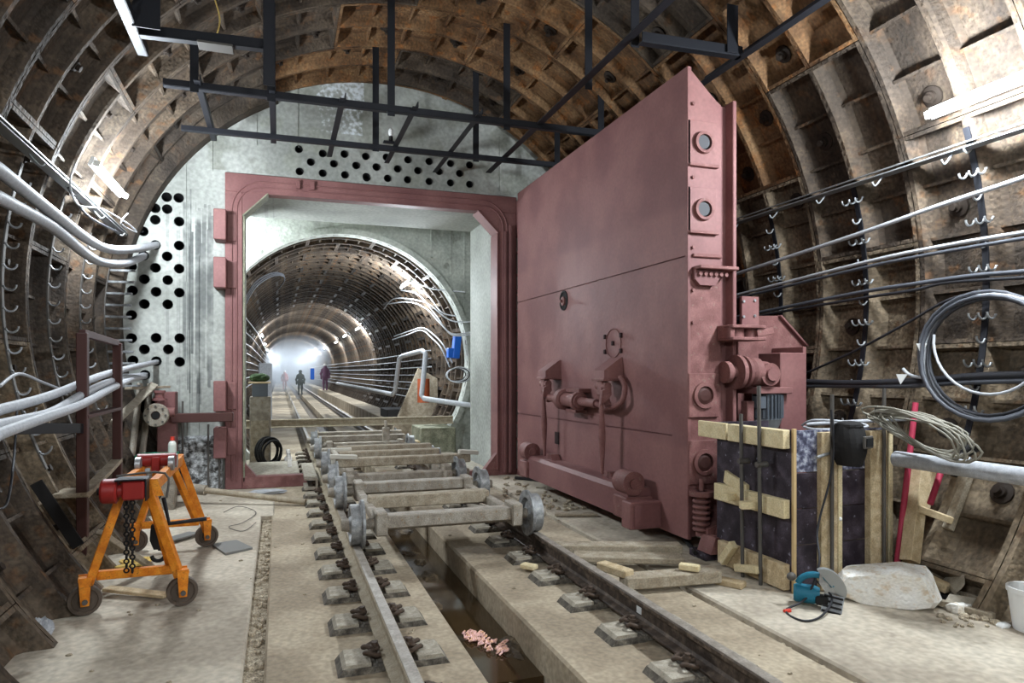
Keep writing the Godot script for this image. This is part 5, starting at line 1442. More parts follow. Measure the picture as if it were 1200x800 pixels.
	# red bar, timber trestle
	tag(obj("bar", mb().cyl(fz(1051, 662, -3.95), fz(1073, 472, -4.05), 0.022, -1, 10), M.pink), "crimson painted bar leaning against the formwork", "bar")
	tag(obj("bar", mb().cyl(fc(1090, 590, TR - 0.3), fc(1102, 555, TR - 0.25), 0.022, -1, 10), M.pink), "short crimson bar behind the timber trestle", "bar")
	var tr := thing("timber_trestle", Vector3(3.1, 0, -3.75), "rough timber trestle of two sloping posts and rungs below the grey pipe", "trestle")
	obj("post", mb().bar(fz(1066, 658, -3.85), fz(1079, 545, -4.0), 0.1, 0.1, Vector3(0, 0, 1)), M.wood, tr)
	obj("post", mb().bar(fz(1082, 600, -3.95), fz(1092, 545, -4.0), 0.06, 0.06, Vector3(0, 0, 1)), M.wood, tr)
	obj("post", mb().bar(fz(1110, 620, -3.8), fz(1136, 550, -3.8), 0.06, 0.07, Vector3(0, 0, 1)), M.wood_grey, tr)
	obj("rung", mb().bar(fz(1075, 595, -3.9), fz(1116, 610, -3.75), 0.06, 0.05), M.wood, tr)
	obj("foot", mb().bar(fz(1053, 662, -3.95), fz(1112, 690, -3.6), 0.08, 0.06), M.wood, tr)
	# rods and debris by the lining
	tag(obj("board", mb().bar(fy(1100, 705, 0.05), fy(1165, 722, 0.05), 0.05, 0.04), M.wood_grey), "weathered board lying at the foot of the lining beside the trestle", "board")
	tag(obj("board", mb().bar(fy(1098, 688, 0.06), fy(1150, 702, 0.08), 0.05, 0.04), M.wood_grey), "darker board lying behind the weathered one at the lining foot", "board")
	var deb := mb()
	rng.seed = 31
	for k in 34:
		var q := fy(1095 + rng.randf() * 100, 705 + rng.randf() * 30, 0.02)
		q.x = minf(q.x, 3.0)
		var r := 0.02 + rng.randf() * 0.05
		deb.add(lump(q, Vector3(r, r * 0.7, r), 300 + k, 0.2, 2.5, 7, 5))
	tag(obj("debris", deb, M.rubble), "grey rubble scattered along the foot of the lining beside the concrete lump", "rubble", "", "stuff")
	for e in [[1126, 712, 0.13, M.stone, "pale broken stone in the rubble under the trestle"], [1176, 733, 0.06, M.white, "small white chip of stone on the rubble"], [1100, 702, 0.1, M.dark, "black clod beside the end of the concrete lump"]]:
		var q := fy(e[0], e[1], e[2] * 0.3)
		tag(obj("stone", lump(q, Vector3(e[2] * 1.4, e[2] * 0.7, e[2]), 41 + int(e[0]), 0.2, 3.0, 10, 7), e[3]), e[4], "stone")
	# crumpled paper sack
	var sk := fy(1140, 690, 0.14)
	var sack := thing("paper_sack", Vector3(sk.x, 0.06, sk.z), "torn open grey paper sack lying inside the lowest lining pan", "sack")
	var cone := mb()
	for k in 14:
		var a0 := 0.4 + 5.0 * k / 14.0
		var a1 := 0.4 + 5.0 * (k + 1) / 14.0
		var f := func(a: float, r: float, d: float) -> Vector3: return sk + Vector3(-0.02 + r * cos(a) * 0.9 + d * 0.5, r * sin(a) * 0.75, -d + r * 0.25 * sin(3.0 * a))
		cone.quad(f.call(a0, 0.13, 0.0), f.call(a1, 0.13, 0.0), f.call(a1, 0.07, 0.25), f.call(a0, 0.07, 0.25), f.call(a0, 0.2, 0.1) - sk)
	obj("mouth", cone, M.pad, sack)
	obj("flap", mb().prism([Vector2(-0.16, 0), Vector2(0.1, -0.03), Vector2(0.18, 0.05), Vector2(-0.1, 0.09)], sk + Vector3(-0.12, -0.07, 0.08), Vector3(0.8, 0, 0.6), Vector3(0.1, 0.5, -0.5), 0.01), M.pad, sack)
	var bk := fy(1199, 742, 0.0)
	tag(obj("bucket", mb().lathe([Vector2(0, 0), Vector2(0.1, 0), Vector2(0.13, 0.24), Vector2(0.137, 0.24), Vector2(0.137, 0.27), Vector2(0.12, 0.27), Vector2(0.09, 0.02), Vector2(0, 0.02)], Vector3(bk.x + 0.08, 0.012, bk.z), Vector3.UP, 22), M.white), "white plastic bucket on the floor by the lining", "bucket")
	# grey pipe
	tag(obj("pipe", mb().cyl(Vector3(3.12, 0.98, -4.05), Vector3(3.12, 0.98, -1.6), 0.06, -1, 18), M.conduit), "thick grey pipe running level along the wall above the trestle", "pipe")
	tag(obj("pipe", mb().cyl(fz(945, 497, -4.9), fz(1075, 490, -4.35), 0.018, -1, 10), M.conduit), "thin grey pipe behind the formwork top", "pipe")

# ---------------------------------------------------------------- cables, conduits, bracket strips
func run(called: String, pts: Array, r: float, mat: Material, label: String, cat := "cable", group := "", seg := 8) -> Node:
	return tag(obj(called, mb().tube(curve(pts), r, seg), mat), label, cat, group)
func cables() -> void:
	# perforated strips with hooks on the middle ribs
	var hook := func(c: Vector3, d: Vector3) -> MB: # a J hook standing off the wall, d towards the axis
		var pts := []
		for k in 9:
			var a := -0.2 - 3.0 * k / 8.0
			pts.append(c + d * (0.055 + 0.045 * cos(PI + a)) + Vector3.UP * (0.045 * sin(a) + 0.01))
		return mb().tube([c] + pts, 0.009, 5)
	var pos := {5: "first", 7: "second", 9: "third", 11: "fourth", 1: "first", 3: "second"}
	for e in [[5, 164.0, 204.0, 14], [7, 164.0, 202.0, 13], [9, 166.0, 200.0, 12], [11, 168.0, 196.0, 11]]:
		var i: int = e[0]
		var z := RING0 - HALF * i
		var t := thing("bracket_strip", on_ring(180, TR, z - SKEW * TR), "perforated cable bracket strip with curled hooks on the lining rib beside the bulkhead conduits", "cable bracket", "hooked bracket strips on the conduit side")
		strip(t, e[1], e[2], z, e[3], hook, i == 11)
	for e in [[1, -24.0, 19.0, 14, "perforated bracket strip with paired clamps, behind the big cable coil"], [3, -24.0, 17.0, 13, "perforated bracket strip with paired clamps between big cable coil and gate drive"], [5, -8.0, 16.0, 8, "perforated bracket strip with clamps next to the gate leaf edge"]]:
		var z := RING0 - HALF * int(e[0])
		var t := thing("bracket_strip", on_ring(0, TR, z + SKEW * TR), e[4], "cable bracket", "clamp strips on the coil side")
		strip(t, e[1], e[2], z, e[3], hook, false)
	# conduits
	run("conduit", [Vector3(fc(0, 200, 3.42).x, fc(0, 200, 3.42).y, -1.5), fc(-40, 172, 3.42), fc(0, 200, 3.42), fc(50, 240, 3.42), fc(98, 277, 3.42), fc(125, 291, 3.42), fc(155, 292, 3.36), fz(183, 287, WALLZ), fz(183, 287, WALLZ - 0.3)], 0.05, M.conduit, "upper thick grey conduit bending from the lining into a bulkhead sleeve", "conduit")
	run("conduit", [Vector3(fc(0, 232, 3.42).x, fc(0, 232, 3.42).y, -1.5), fc(-40, 210, 3.42), fc(0, 232, 3.42), fc(60, 265, 3.42), fc(100, 297, 3.42), fc(120, 307, 3.42), fc(148, 308, 3.36), fz(168, 300, WALLZ), fz(168, 300, WALLZ - 0.3)], 0.05, M.conduit, "lower thick grey conduit bending from the lining into a bulkhead sleeve", "conduit")
	run("conduit", [Vector3(fc(0, 480, 3.25).x, fc(0, 480, 3.25).y, -1.5), fc(-40, 490, 3.25), fc(0, 480, 3.25), fc(60, 463, 3.25), fc(125, 438, 3.25), fz(183, 424, WALLZ), fz(183, 424, WALLZ - 0.3)], 0.035, M.conduit, "uppermost of three grey conduits crossing behind the brown stand", "conduit")
	run("conduit", [Vector3(fc(0, 498, 3.2).x, fc(0, 498, 3.2).y, -1.5), fc(-40, 512, 3.2), fc(0, 498, 3.2), fc(60, 483, 3.2), fc(100, 460, 3.22), fc(135, 445, 3.25), fz(170, 439, WALLZ), fz(170, 439, WALLZ - 0.3)], 0.035, M.conduit, "middle one of three grey conduits crossing behind the brown stand", "conduit")
	run("conduit", [Vector3(fc(0, 508, 3.12).x, fc(0, 508, 3.12).y, -1.5), fc(-40, 524, 3.12), fc(0, 508, 3.12), fc(50, 490, 3.12), fc(95, 474, 3.15), fc(130, 455, 3.2), fc(155, 444, 3.25), fz(170, 441, WALLZ + 0.05)], 0.035, M.conduit, "lowest of three grey conduits crossing behind the brown stand", "conduit")
	run("cable", [fc(0, 452, 3.4), fc(22, 438, 3.4), fc(50, 448, 3.35), fc(85, 462, 3.3)], 0.012, M.cable_pale, "thin pale cable sagging over the conduits by the brown stand", "cable")
	run("cable", [fc(20, 480, 3.5), fc(16, 540, 3.5), fc(8, 590, 3.45), fc(-8, 595, 3.4)], 0.008, M.cable_dark, "thin black wire hanging over the lining ribs below the conduits", "cable")
	# trays
	for e in [[162.0, -1.0, -9.9, "galvanised cable tray along the lining above the thick conduits"], [17.3, -1.0, -6.9, "galvanised cable tray along the lining under the glaring tube lamp"]]:
		var t := thing("cable_tray", on_ring(e[0], TR - 0.04, -6), e[3], "cable tray", "cable trays")
		var d := Vector3(cos(deg_to_rad(e[0])), sin(deg_to_rad(e[0])), 0)
		var a := on_ring(e[0], TR - 0.05, e[1])
		var b := on_ring(e[0], TR - 0.05, e[2])
		obj("channel", mb().bar(a, b, 0.012, 0.11, d, 0.002).bar(a + Vector3(0, -0.05, 0), b + Vector3(0, -0.05, 0), 0.1, 0.012, Vector3.UP, 0.002), M.alu, t)
		for k in 9:
			var q := a.lerp(b, (k + 0.5) / 9.0) + Vector3(0, -0.06, 0)
			obj("tray_hook", mb().tube(curve([q, q - d * 0.08 + Vector3(0, -0.06, 0), q - d * 0.12 + Vector3(0, -0.02, 0)], 4), 0.008, 5), M.alu, t)
	# lamp leads
	run("cable", [fc(88, 192, 3.5), fc(82, 215, 3.4), fc(92, 240, 3.42), fc(120, 245, 3.4), fc(150, 262, 3.3), fc(160, 272, 3.25), fc(142, 262, 3.3), fc(150, 250, 3.3)], 0.008, M.cable_pale, "loose pale lead looping below the tube lamp by the bulkhead", "cable")
	run("cable", [fc(80, 220, 3.52), fc(100, 250, 3.5), fc(130, 268, 3.45), fz(152, 275, WALLZ + 0.1), fz(168, 271, WALLZ - 0.1)], 0.012, M.cable_dark, "black lamp lead strung from the tray to a bulkhead sleeve", "cable")
	# runs on the right wall
	var R := 3.54
	for e in [["grey upper cable strapped below the tray, along the clamp strips", M.cable_pale, 0.02, [[840, 328], [862, 321], [1000, 276], [1100, 241], [1200, 208], [1260, 185]]],
			["upper one of a pair of grey cables passing above the big coil", M.cable_pale, 0.016, [[840, 350], [865, 345], [1010, 308], [1100, 289], [1200, 272], [1260, 262]]],
			["lower one of a pair of grey cables passing above the big coil", M.cable, 0.016, [[840, 354], [865, 349], [1010, 314], [1100, 296], [1200, 279], [1260, 268]]],
			["grey cable grazing the top of the big coil", M.cable, 0.018, [[840, 376], [865, 371], [1000, 344], [1075, 332], [1140, 323], [1200, 318], [1260, 312]]],
			["black cable sagging just above the big coil", M.cable_dark, 0.014, [[840, 380], [900, 368], [1005, 350], [1070, 340], [1110, 331], [1200, 325], [1260, 320]]],
			["dark cable bundle crossing the lower part of the big coil", M.cable_dark, 0.03, [[935, 447], [1000, 449], [1080, 446], [1140, 441], [1200, 439], [1260, 436]]],
			["grey cable crossing the lower part of the big coil", M.cable, 0.02, [[935, 452], [1000, 452], [1060, 452], [1130, 448], [1200, 446], [1260, 446]]]]:
		var pts := []
		for q in e[3]: pts.append(fc(q[0], q[1], R))
		pts.append(Vector3(pts[-1].x, pts[-1].y, -0.4))
		run("cable", pts, e[2], e[1], e[0])
	run("cable", [fc(938, 440, R), fc(1000, 412, 3.5), fc(1060, 380, 3.48), fc(1110, 352, 3.45), fc(1150, 343, 3.44)], 0.012, M.cable_dark, "thin black cable slanting from the gate drive up to the coil")
	run("cable", [fc(1090, 443, 3.45), fc(1068, 440, 3.44), fc(1058, 432, 3.42)], 0.014, M.cable_pale, "short cut pale cable end beside the coil")
	for e in [[1081, 408], [1057, 444]]:
		var q := fc(e[0], e[1], 3.4)
		tag(obj("cable_tag", mb().prism([Vector2(-0.045, 0.04), Vector2(0.045, 0.04), Vector2(-0.01, -0.045)], q, Vector3(0.3, 0, 0.95).normalized(), Vector3.UP, 0.004), M.white), "white triangular tag on the %s" % ("big cable coil" if e[0] > 1070 else "dark cable bundle"), "tag")
	# big coil
	var big := thing("cable_coil", fc(1165, 490, 3.45), "big hanging coil of grey and black cable on the lining", "cable coil")
	rng.seed = 12
	for k in 7:
		var pts := []
		var ox := rng.randf_range(-4, 4)
		var oy := rng.randf_range(-3, 3)
		var rr := rng.randf_range(0.93, 1.06)
		for q in 28:
			var a := TAU * q / 28.0
			pts.append(fc(1163 + ox + 84 * rr * cos(a), 415 + oy + 73 * rr * sin(a) + (6.0 if sin(a) > 0 else 0.0) * rr, 3.46 - 0.012 * k))
		obj("turn", mb().tube(pts, 0.012 if k % 3 else 0.016, 7, true), [M.cable, M.cable_pale, M.cable_dark][k % 3], big)
	var inner := []
	for q in 22:
		var a := -1.9 + 3.6 * q / 21.0 + PI / 2
		inner.append(fc(1160 + 66 * cos(a), 400 + 62 * sin(a), 3.4))
	obj("turn", mb().tube(inner, 0.011, 7), M.cable_pale, big)
	# small coil on the pipe
	var sm := thing("cable_coil", Vector3(3.05, 1.03, -3.7), "loose hank of pale grey cable lying over the thick grey pipe", "cable coil")
	for k in 14:
		var pts := []
		var j := rng.randf_range(-5, 5)
		var sx := rng.randf_range(0.82, 1.1)
		for q in 24:
			var a := TAU * q / 24.0
			var wob := 1.0 + 0.12 * sin(2.0 * a + k * 1.7) + 0.06 * sin(5.0 * a + k)
			pts.append(fc(1080 + j + 54 * sx * cos(a) * wob, 506 + j * 0.6 + 25 * sx * sin(a) * wob * (0.7 + 0.3 * cos(a)) + (14 + k) * cos(a), 3.1 - 0.015 * k + 0.1 * sin(a)))
		obj("turn", mb().tube(pts, 0.0075, 6, true), M.hank, sm)
	obj("plug", mb().cyl(fc(1132, 530, 3.0), fc(1145, 522, 3.02), 0.035, -1, 10), M.dark, sm)
	# wires in front of the drive
	run("cable", [fz(940, 498, -4.9), fz(955, 492, -4.7), fz(1000, 495, -4.5), fz(1015, 500, -4.4), fz(960, 503, -4.5), fz(942, 500, -4.7)], 0.01, M.conduit, "thin grey wire loop on top of the formwork")
func strip(t: Node3D, a0: float, a1: float, z: float, n: int, hook: Callable, straight: bool) -> void:
	var o := mb()
	var N := 14
	for k in N:
		var p := on_ring(lerpf(a0, a1, float(k) / N), TR - 0.0, 0)
		var q := on_ring(lerpf(a0, a1, float(k + 1) / N), TR - 0.0, 0)
		p.z = z + SKEW * p.x
		q.z = z + SKEW * q.x
		var d := (Vector3(TCX, TCY, p.z) - p).normalized()
		o.bar(p, q, 0.05, 0.012, d, 0.0)
	obj("bar", o, M.rod if a0 > 90.0 else M.black, t)
	for k in n:
		var a := lerpf(a0 + 1.0, a1 - 1.0, (k + 0.5) / n)
		var p := on_ring(a, TR - 0.006, 0)
		p.z = z + SKEW * p.x
		var d := (Vector3(TCX, TCY, p.z) - p).normalized()
		if straight:
			obj("arm", mb().bar(p, p + Vector3(0.3, 0.0, 0.02), 0.03, 0.03), M.steel, t)
		else:
			obj("hook", hook.call(p + Vector3(0, 0, 0.02), d), (M.steel if k % 2 else M.conduit) if a0 > 90.0 else M.steel, t)
			if a0 < 90.0 and k % 2 == 0:
				obj("clamp", hook.call(p + Vector3(0, 0, -0.06), d), M.steel, t)
				obj("clamp", hook.call(p + Vector3(0, 0, 0.09), d), M.steel, t)
# ---------------------------------------------------------------- fittings in the running tunnel
func tunnel_fittings() -> void:
	# bent pipe at the mouth
	var z := -14.6
	var pts := [fz(562, 476, -13.5), fz(545, 474, -13.6), fz(497, 467, -14.3), fz(494, 463, -14.5), fz(499, 414, -14.7), fz(495, 411, -14.9), fz(472, 417, -16.0), fz(468, 420, -16.2), fz(463, 458, -16.4), fz(460, 462, -16.6), fz(425, 455, -19.0), fz(395, 449, -28.0)]
	tag(obj("pipe", mb().tube(pts, 0.055, 12), M.conduit), "grey pipe bent up and over like a gate at the tunnel mouth", "pipe")
	tag(obj("concrete_block", mb().span(Vector3(fz(493, 500, -13.6).x, 0, -14.6), Vector3(2.0, fz(493, 501, -13.6).y, -13.55), 0.02), M.conc_green), "greenish concrete block at the foot of the tunnel mouth", "concrete block")
	tag(obj("timber", mb().span(Vector3(fz(480, 515, -13.3).x, 0, -13.6), Vector3(fz(492, 515, -13.3).x, 0.3, -13.25), 0.01), M.wood), "squared timber end beside the greenish concrete block", "timber")
	# inclined grey partition behind the bent pipe
	tag(obj("partition", mb().prism([Vector2(1.0, 0.0), Vector2(2.25, 0.0), Vector2(2.2, 1.5), Vector2(1.75, 1.75)], Vector3(0, 0, -16.3), Vector3.RIGHT, Vector3.UP, 0.12), M.wood_grey), "dusty sloping partition behind the bent pipe", "partition")
	tag(obj("canister", mb().cyl(Vector3(1.75, 0.95, -15.6), Vector3(1.75, 1.5, -15.6), 0.14, -1, 14), plain(rgb(190, 96, 60), 0.7)), "orange canister between the bent pipe's legs", "canister")
	# blue box and other boxes
	var q := fz(533, 407, -13.9)
	var b := thing("junction_box", q + Vector3(0, -0.25, 0), "bright blue electrical box on the mouth ring", "electrical box")
	obj("case", mb().box(q + Vector3(0, 0, 0.12), Vector3(0.14, 0.46, 0.2), Basis(Vector3(0, 0, 1), -0.1), 0.01), M.blue, b)
	obj("lamp_part", mb().box(q + Vector3(-0.12, -0.12, 0.12), Vector3(0.14, 0.2, 0.18), Basis.IDENTITY, 0.01), M.blue, b)
	var q2 := fz(366, 438, -38.0)
	tag(obj("junction_box", mb().box(q2, Vector3(0.2, 0.6, 0.3), Basis.IDENTITY, 0.02), M.blue), "small blue box far along the tunnel wall above the walkway", "electrical box")
	tag(obj("crate", mb().span(Vector3(1.3, 0.42, -19.5), Vector3(1.9, 0.66, -18.2), 0.02), M.dark), "black crate on the tunnel walkway", "crate")
	# coil beside the blue box
	var c := thing("cable_coil", fz(536, 440, -13.7), "coil of pale cable hanging under the blue box", "cable coil")
	for k in 4: obj("turn", mb().torus(fz(534 + k, 439, -13.6) + Vector3(0, 0, 0.03 * k), Vector3(-0.2, 0.75, 0.6).normalized(), 0.2 + 0.015 * k, 0.012, 22, 6), M.cable_pale if k % 2 else M.cable_dark, c)
	# cables fanning in over the mouth ring
	rng.seed = 64
	var lines := [[[552, 389, -13.5], [530, 391, -13.7], [515, 378, -14.2], [500, 362, -15.0], [480, 354, -16.0], [456, 356, -18.0]],
		[[552, 377, -13.5], [535, 377, -13.7], [522, 372, -14.0], [505, 358, -14.6], [490, 352, -15.4], [462, 350, -17.4], [450, 362, -19.0]],
		[[552, 392, -13.5], [532, 393, -13.7], [522, 385, -14.0], [510, 368, -14.8], [490, 345, -15.6], [470, 340, -17.0]],
		[[530, 425, -13.9], [520, 405, -14.2], [508, 392, -14.8], [495, 384, -15.4], [480, 388, -16.4], [462, 394, -18.2]],
		[[527, 430, -13.9], [517, 408, -14.2], [506, 396, -14.8], [494, 387, -15.4], [478, 392, -16.4], [460, 398, -18.2]],
		[[534, 370, -13.8], [518, 366, -14.1], [505, 350, -14.8], [494, 340, -15.4]],
		[[545, 342, -13.6], [520, 340, -13.9], [505, 338, -14.4], [490, 332, -15.0]]]
	for l in lines:
		var pp := []
		for e in l: pp.append(fz(e[0], e[1], e[2]))
		run("cable", pp, 0.016, M.cable_pale, "pale cable fanning in over the tunnel mouth ring near the blue box", "cable", "cables at the tunnel mouth", 6)
	# cable runs along the right wall of the tunnel
	for k in 7:
		var a := 8.0 - 5.0 * k
		run("cable", [in_run(a, RR - 0.1, -17.0), in_run(a - 1.0, RR - 0.12, -30.0), in_run(a, RR - 0.1, -60.0), in_run(a, RR - 0.1, -110.0)], 0.018, M.cable if k % 2 else M.cable_pale, "cable running far along the tunnel wall above the walkway", "cable", "wall cables of the running tunnel", 5)
	for k in 8:
		var a := 150.0 + 7.0 * k
		run("cable", [in_run(a - 4, RR - 0.16, -14.0), in_run(a, RR - 0.12, -18.0), in_run(a - 2.0, RR - 0.12, -30.0), in_run(a, RR - 0.1, -60.0), in_run(a, RR - 0.1, -110.0)], 0.02, M.cable_dark if k % 2 else M.cable_pale, "cable running far along the tunnel wall opposite the walkway", "cable", "wall cables of the running tunnel", 5)
	# looped pale cable bundle on the near left of the tunnel
	for k in 3:
		run("cable", [fz(288, 348 + 4 * k, -14.2), fz(300, 330 + 3 * k, -14.8), fz(318, 320 + 2 * k, -15.6), fz(331, 321 + k, -16.2), fz(333, 329, -16.6), fz(325, 340, -17.0)], 0.013, M.cable, "pale cable looping over the dark rack at the tunnel mouth", "cable", "looped pale cables", 6)
	# dark cable rack: rows of arms
	var rk := thing("cable_rack", in_run(165, RR - 0.15, -15), "dark ribbed cable rack curving along the tunnel wall", "cable rack")
	for k in 14:
		var pp := []
		for j in 8: pp.append(in_run(152.0 + 5.0 * j, RR - 0.1 - 0.06 * sin(PI * j / 7.0), -14.1 - 0.32 * k))
		obj("rack_arm", mb().tube(pp, 0.03, 6), M.dark, rk)
	# fuse cabinets beside the track on the near left
	var cb := fz(305, 480, -12.8)
	var cab := thing("switch_cabinet", Vector3(-1.75, 0, -12.9), "dusty grey switch cabinet standing in the passage beside the track", "cabinet")
	obj("body", mb().span(Vector3(-1.9, 0.0, -13.1), Vector3(-1.55, 1.22, -12.8), 0.01), M.dusty_steel, cab)
	obj("top_box", mb().span(Vector3(-1.86, 1.22, -13.1), Vector3(-1.6, 1.45, -12.8), 0.01), M.motor, cab)
	obj("lid", mb().span(Vector3(-1.92, 1.45, -13.12), Vector3(-1.56, 1.48, -12.78), 0.004), M.wood, cab)
	obj("door", mb().span(Vector3(-1.88, 0.1, -12.8), Vector3(-1.58, 0.8, -12.785), 0.004), M.wood_grey, cab)
	tag(obj("cabinet", mb().span(Vector3(-1.95, 0.0, -20.4), Vector3(-1.6, 1.9, -20.0), 0.02), M.conduit), "pale narrow cabinet standing along the tunnel wall", "cabinet")
	var hz := fz(318, 505, -12.4)
	var ho := thing("hose_coil", Vector3(hz.x, 0.1, hz.z), "upright coil of black hose beside the rail stub", "hose")
	for k in 6: obj("turn", mb().torus(Vector3(-1.62 + 0.02 * k, 0.27, -12.72 + 0.045 * k), Vector3(0.9, 0.25 * sin(2.0 * k), 1).normalized(), 0.24 - 0.02 * (k % 3), 0.02, 24, 7), M.dark, ho)
	var grn := fz(297, 449, -13.5)
	tag(obj("sack", lump(Vector3(-1.74, 1.55, -12.95), Vector3(0.34, 0.16, 0.26), 77, 0.12, 2.4, 14, 8), plain(rgb(44, 62, 34), 0.9)), "dark green bundle on top of the switch cabinet", "bundle")

# ---------------------------------------------------------------- planks, scraps, litter
func small_things() -> void:
	var P := func(ax: float, ay: float, bx: float, by: float, y: float, w: float, h: float, mat: Material, label: String) -> void:
		var a := fy(ax, ay, y)
		var b := fy(bx, by, y)
		a.y = y - h * 0.5; b.y = y - h * 0.5
		tag(obj("plank", mb().bar(a, b, w, h, Vector3.UP, 0.008), mat), label, "plank")
	P.call(648, 636, 798, 637, 0.16, 0.16, 0.07, M.wood_grey, "thick grey plank lying from the rail to the gate leaf, first of three")
	P.call(672, 648, 800, 651, 0.12, 0.2, 0.05, M.wood_grey, "flat grey plank lying between the thick plank and the stone-ended plank")
	P.call(730, 674, 840, 666, 0.13, 0.16, 0.09, M.wood_grey, "broad splintered plank ending below the gate corner, closest to the formwork")
	P.call(704, 657, 738, 668, 0.17, 0.1, 0.06, M.wood, "short squared offcut lying against the rail on the planks")
	P.call(796, 659, 820, 662, 0.19, 0.06, 0.05, M.wood_new, "small yellow wood block on the splintered plank")
	P.call(838, 675, 872, 682, 0.06, 0.1, 0.05, M.wood, "brown wedge of wood at the foot of the tie rod")
	P.call(612, 659, 628, 662, 0.06, 0.08, 0.04, M.wood_new, "yellow wood scrap between two rail fastenings")
	P.call(650, 601, 700, 601, 0.05, 0.1, 0.03, M.wood_grey, "thin plank half buried in grit below the gate leaf")
	# hose along the gate foot
	var hz := [fy(700, 590, 0.03), fy(740, 606, 0.03), fy(790, 622, 0.03), fy(806, 636, 0.05), fy(815, 648, 0.06)]
	run("hose", hz, 0.02, M.dark, "black hose lying along the foot of the gate leaf", "hose")
	run("hose", [fy(604, 560, 0.03), fy(625, 562, 0.03), fy(650, 566, 0.03)], 0.03, M.dark, "short black hose end at the hinge foot of the gate leaf", "hose")
	# grit under the gate
	var grit := mb()
	rng.seed = 91
	for k in 220:
		var q := fy(590 + rng.randf() * 130, 558 + rng.randf() * 42, 0.02)
		if q.x > 2.05 or q.x < 0.9: continue
		var r := 0.015 + rng.randf() * 0.05
		grit.add(lump(Vector3(q.x, 0.012 + r * 0.2, q.z), Vector3(r * 1.3, r * 0.7, r), 500 + k, 0.2, 2.5, 6, 4))
	for k in 120:
		var q := Vector3(-1.585 + rng.randf() * 0.09, -0.045, -8.3 + rng.randf() * 7.5)
		var r := 0.015 + rng.randf() * 0.04
		grit.add(lump(q, Vector3(r * 1.2, r * 0.8, r * 1.3), 700 + k, 0.2, 2.5, 6, 4))
	for k in 50:
		var q := Vector3(1.5 + rng.randf() * 0.05, -0.03, -6.0 + rng.randf() * 4.0)
		var r := 0.015 + rng.randf() * 0.025
		grit.add(lump(q, Vector3(r * 1.2, r * 0.8, r * 1.3), 900 + k, 0.2, 2.5, 6, 4))
	tag(obj("grit", grit, M.rubble), "loose concrete grit in the floor grooves and under the gate", "grit", "", "stuff")
	# chips strewn on the floor
	var chips := mb()
	for k in 160:
		var q := Vector3(rng.randf_range(-2.6, 3.0), 0.004, rng.randf_range(-9.5, -2.8))
		if q.x > -0.42 and q.x < 0.2: continue
		if q.x > -1.62 and q.x < -1.45: continue
		var r := 0.008 + rng.randf() * 0.018
		chips.add(lump(q, Vector3(r * 1.6, r * 0.7, r), 1100 + k, 0.2, 2.5, 6, 4))
	tag(obj("chips", chips, M.rubble), "tiny chips and crumbs strewn over the concrete floor", "litter", "", "stuff")
	# pink foam scraps in the trench
	var foam := mb()
	for k in 46:
		var u := rng.randf()
		var q := fy(lerpf(553, 590, u) + rng.randf_range(-9, 9), lerpf(742, 760, u) + rng.randf_range(-6, 6), -0.19)
		var pts := []
		for j in 5: pts.append(q + Vector3(0.02 * cos(j * 1.3 + k), 0.008 * sin(j * 2.0 + k), 0.02 * sin(j * 1.3 + k)))
		foam.tube(pts, 0.007, 5)
	tag(obj("foam_curls", foam, M.foam), "pink foam curls floating in the drain trench", "foam", "", "stuff")
	# yellow rope heap under the stand
	var rope := []
	for k in 40: rope.append(fy(160, 660, 0.015) + Vector3(0.14 * sin(k * 1.1) * (0.5 + 0.5 * sin(k * 0.37)), 0.01 + 0.008 * sin(k * 0.8), 0.1 * cos(k * 0.9)))
	tag(obj("rope", mb().tube(curve(rope, 3), 0.013, 6), M.yellow), "small heap of yellow rope under the orange stand", "rope")
	# floor tiles
	var f1 := [fy(248, 637, 0.02), fy(277, 632, 0.02), fy(296, 641, 0.02), fy(264, 648, 0.02)]
	var tl := mb()
	var lowv := Vector3(0, -0.02, 0)
	tl.quad(f1[0], f1[1], f1[2], f1[3], Vector3.UP)
	for k in 4: tl.quad(f1[k], f1[(k + 1) % 4], f1[(k + 1) % 4] + lowv, f1[k] + lowv, (f1[k] + f1[(k + 1) % 4]) * 0.5 - (f1[0] + f1[2]) * 0.5)
	tl.quad(f1[0] + lowv, f1[1] + lowv, f1[2] + lowv, f1[3] + lowv, Vector3.DOWN)
	tag(obj("steel_plate", tl, M.tile), "flat grey plate lying by the far wheel of the orange stand", "plate")
	tag(obj("steel_plate", mb().bar(fy(197, 633, 0.03), fy(228, 624, 0.03), 0.14, 0.02), M.tile), "narrow grey plate lying under the orange stand's far end", "plate")
	# rag by the sill
	tag(obj("rag", lump(fy(313, 576, 0.03), Vector3(0.46, 0.06, 0.16), 8, 0.25, 2.6, 18, 8), M.cable_pale), "crumpled pale rag on the floor before the gate sill", "rag")
	# plastic bag by the lining
	tag(obj("plastic_bag", lump(fy(47, 738, 0.05), Vector3(0.14, 0.14, 0.12), 6, 0.35, 2.2, 16, 10), M.conduit), "crumpled grey plastic bag by the lowest lining rib", "bag")
	# thin wire tangle on the floor
	run("wire", [fy(262, 600, 0.008), fy(280, 593, 0.03), fy(300, 600, 0.01), fy(285, 612, 0.02), fy(268, 617, 0.01), fy(285, 622, 0.01), fy(300, 612, 0.02)], 0.004, M.rod, "thin rusty wire tangle on the floor beyond the orange stand", "wire", "", 5)
	# walkable sill slab behind the gate sill
	tag(obj("slab", mb().span(Vector3(-1.88, 0.0, -12.0), Vector3(-1.12, 0.17, -10.55), 0.015), M.pad), "thin concrete slab behind the gate sill", "slab")
	tag(obj("slab", mb().span(Vector3(1.05, 0.0, -13.5), Vector3(1.9, 0.05, -10.55), 0.015), M.pad), "low concrete slab along the passage wall", "slab")

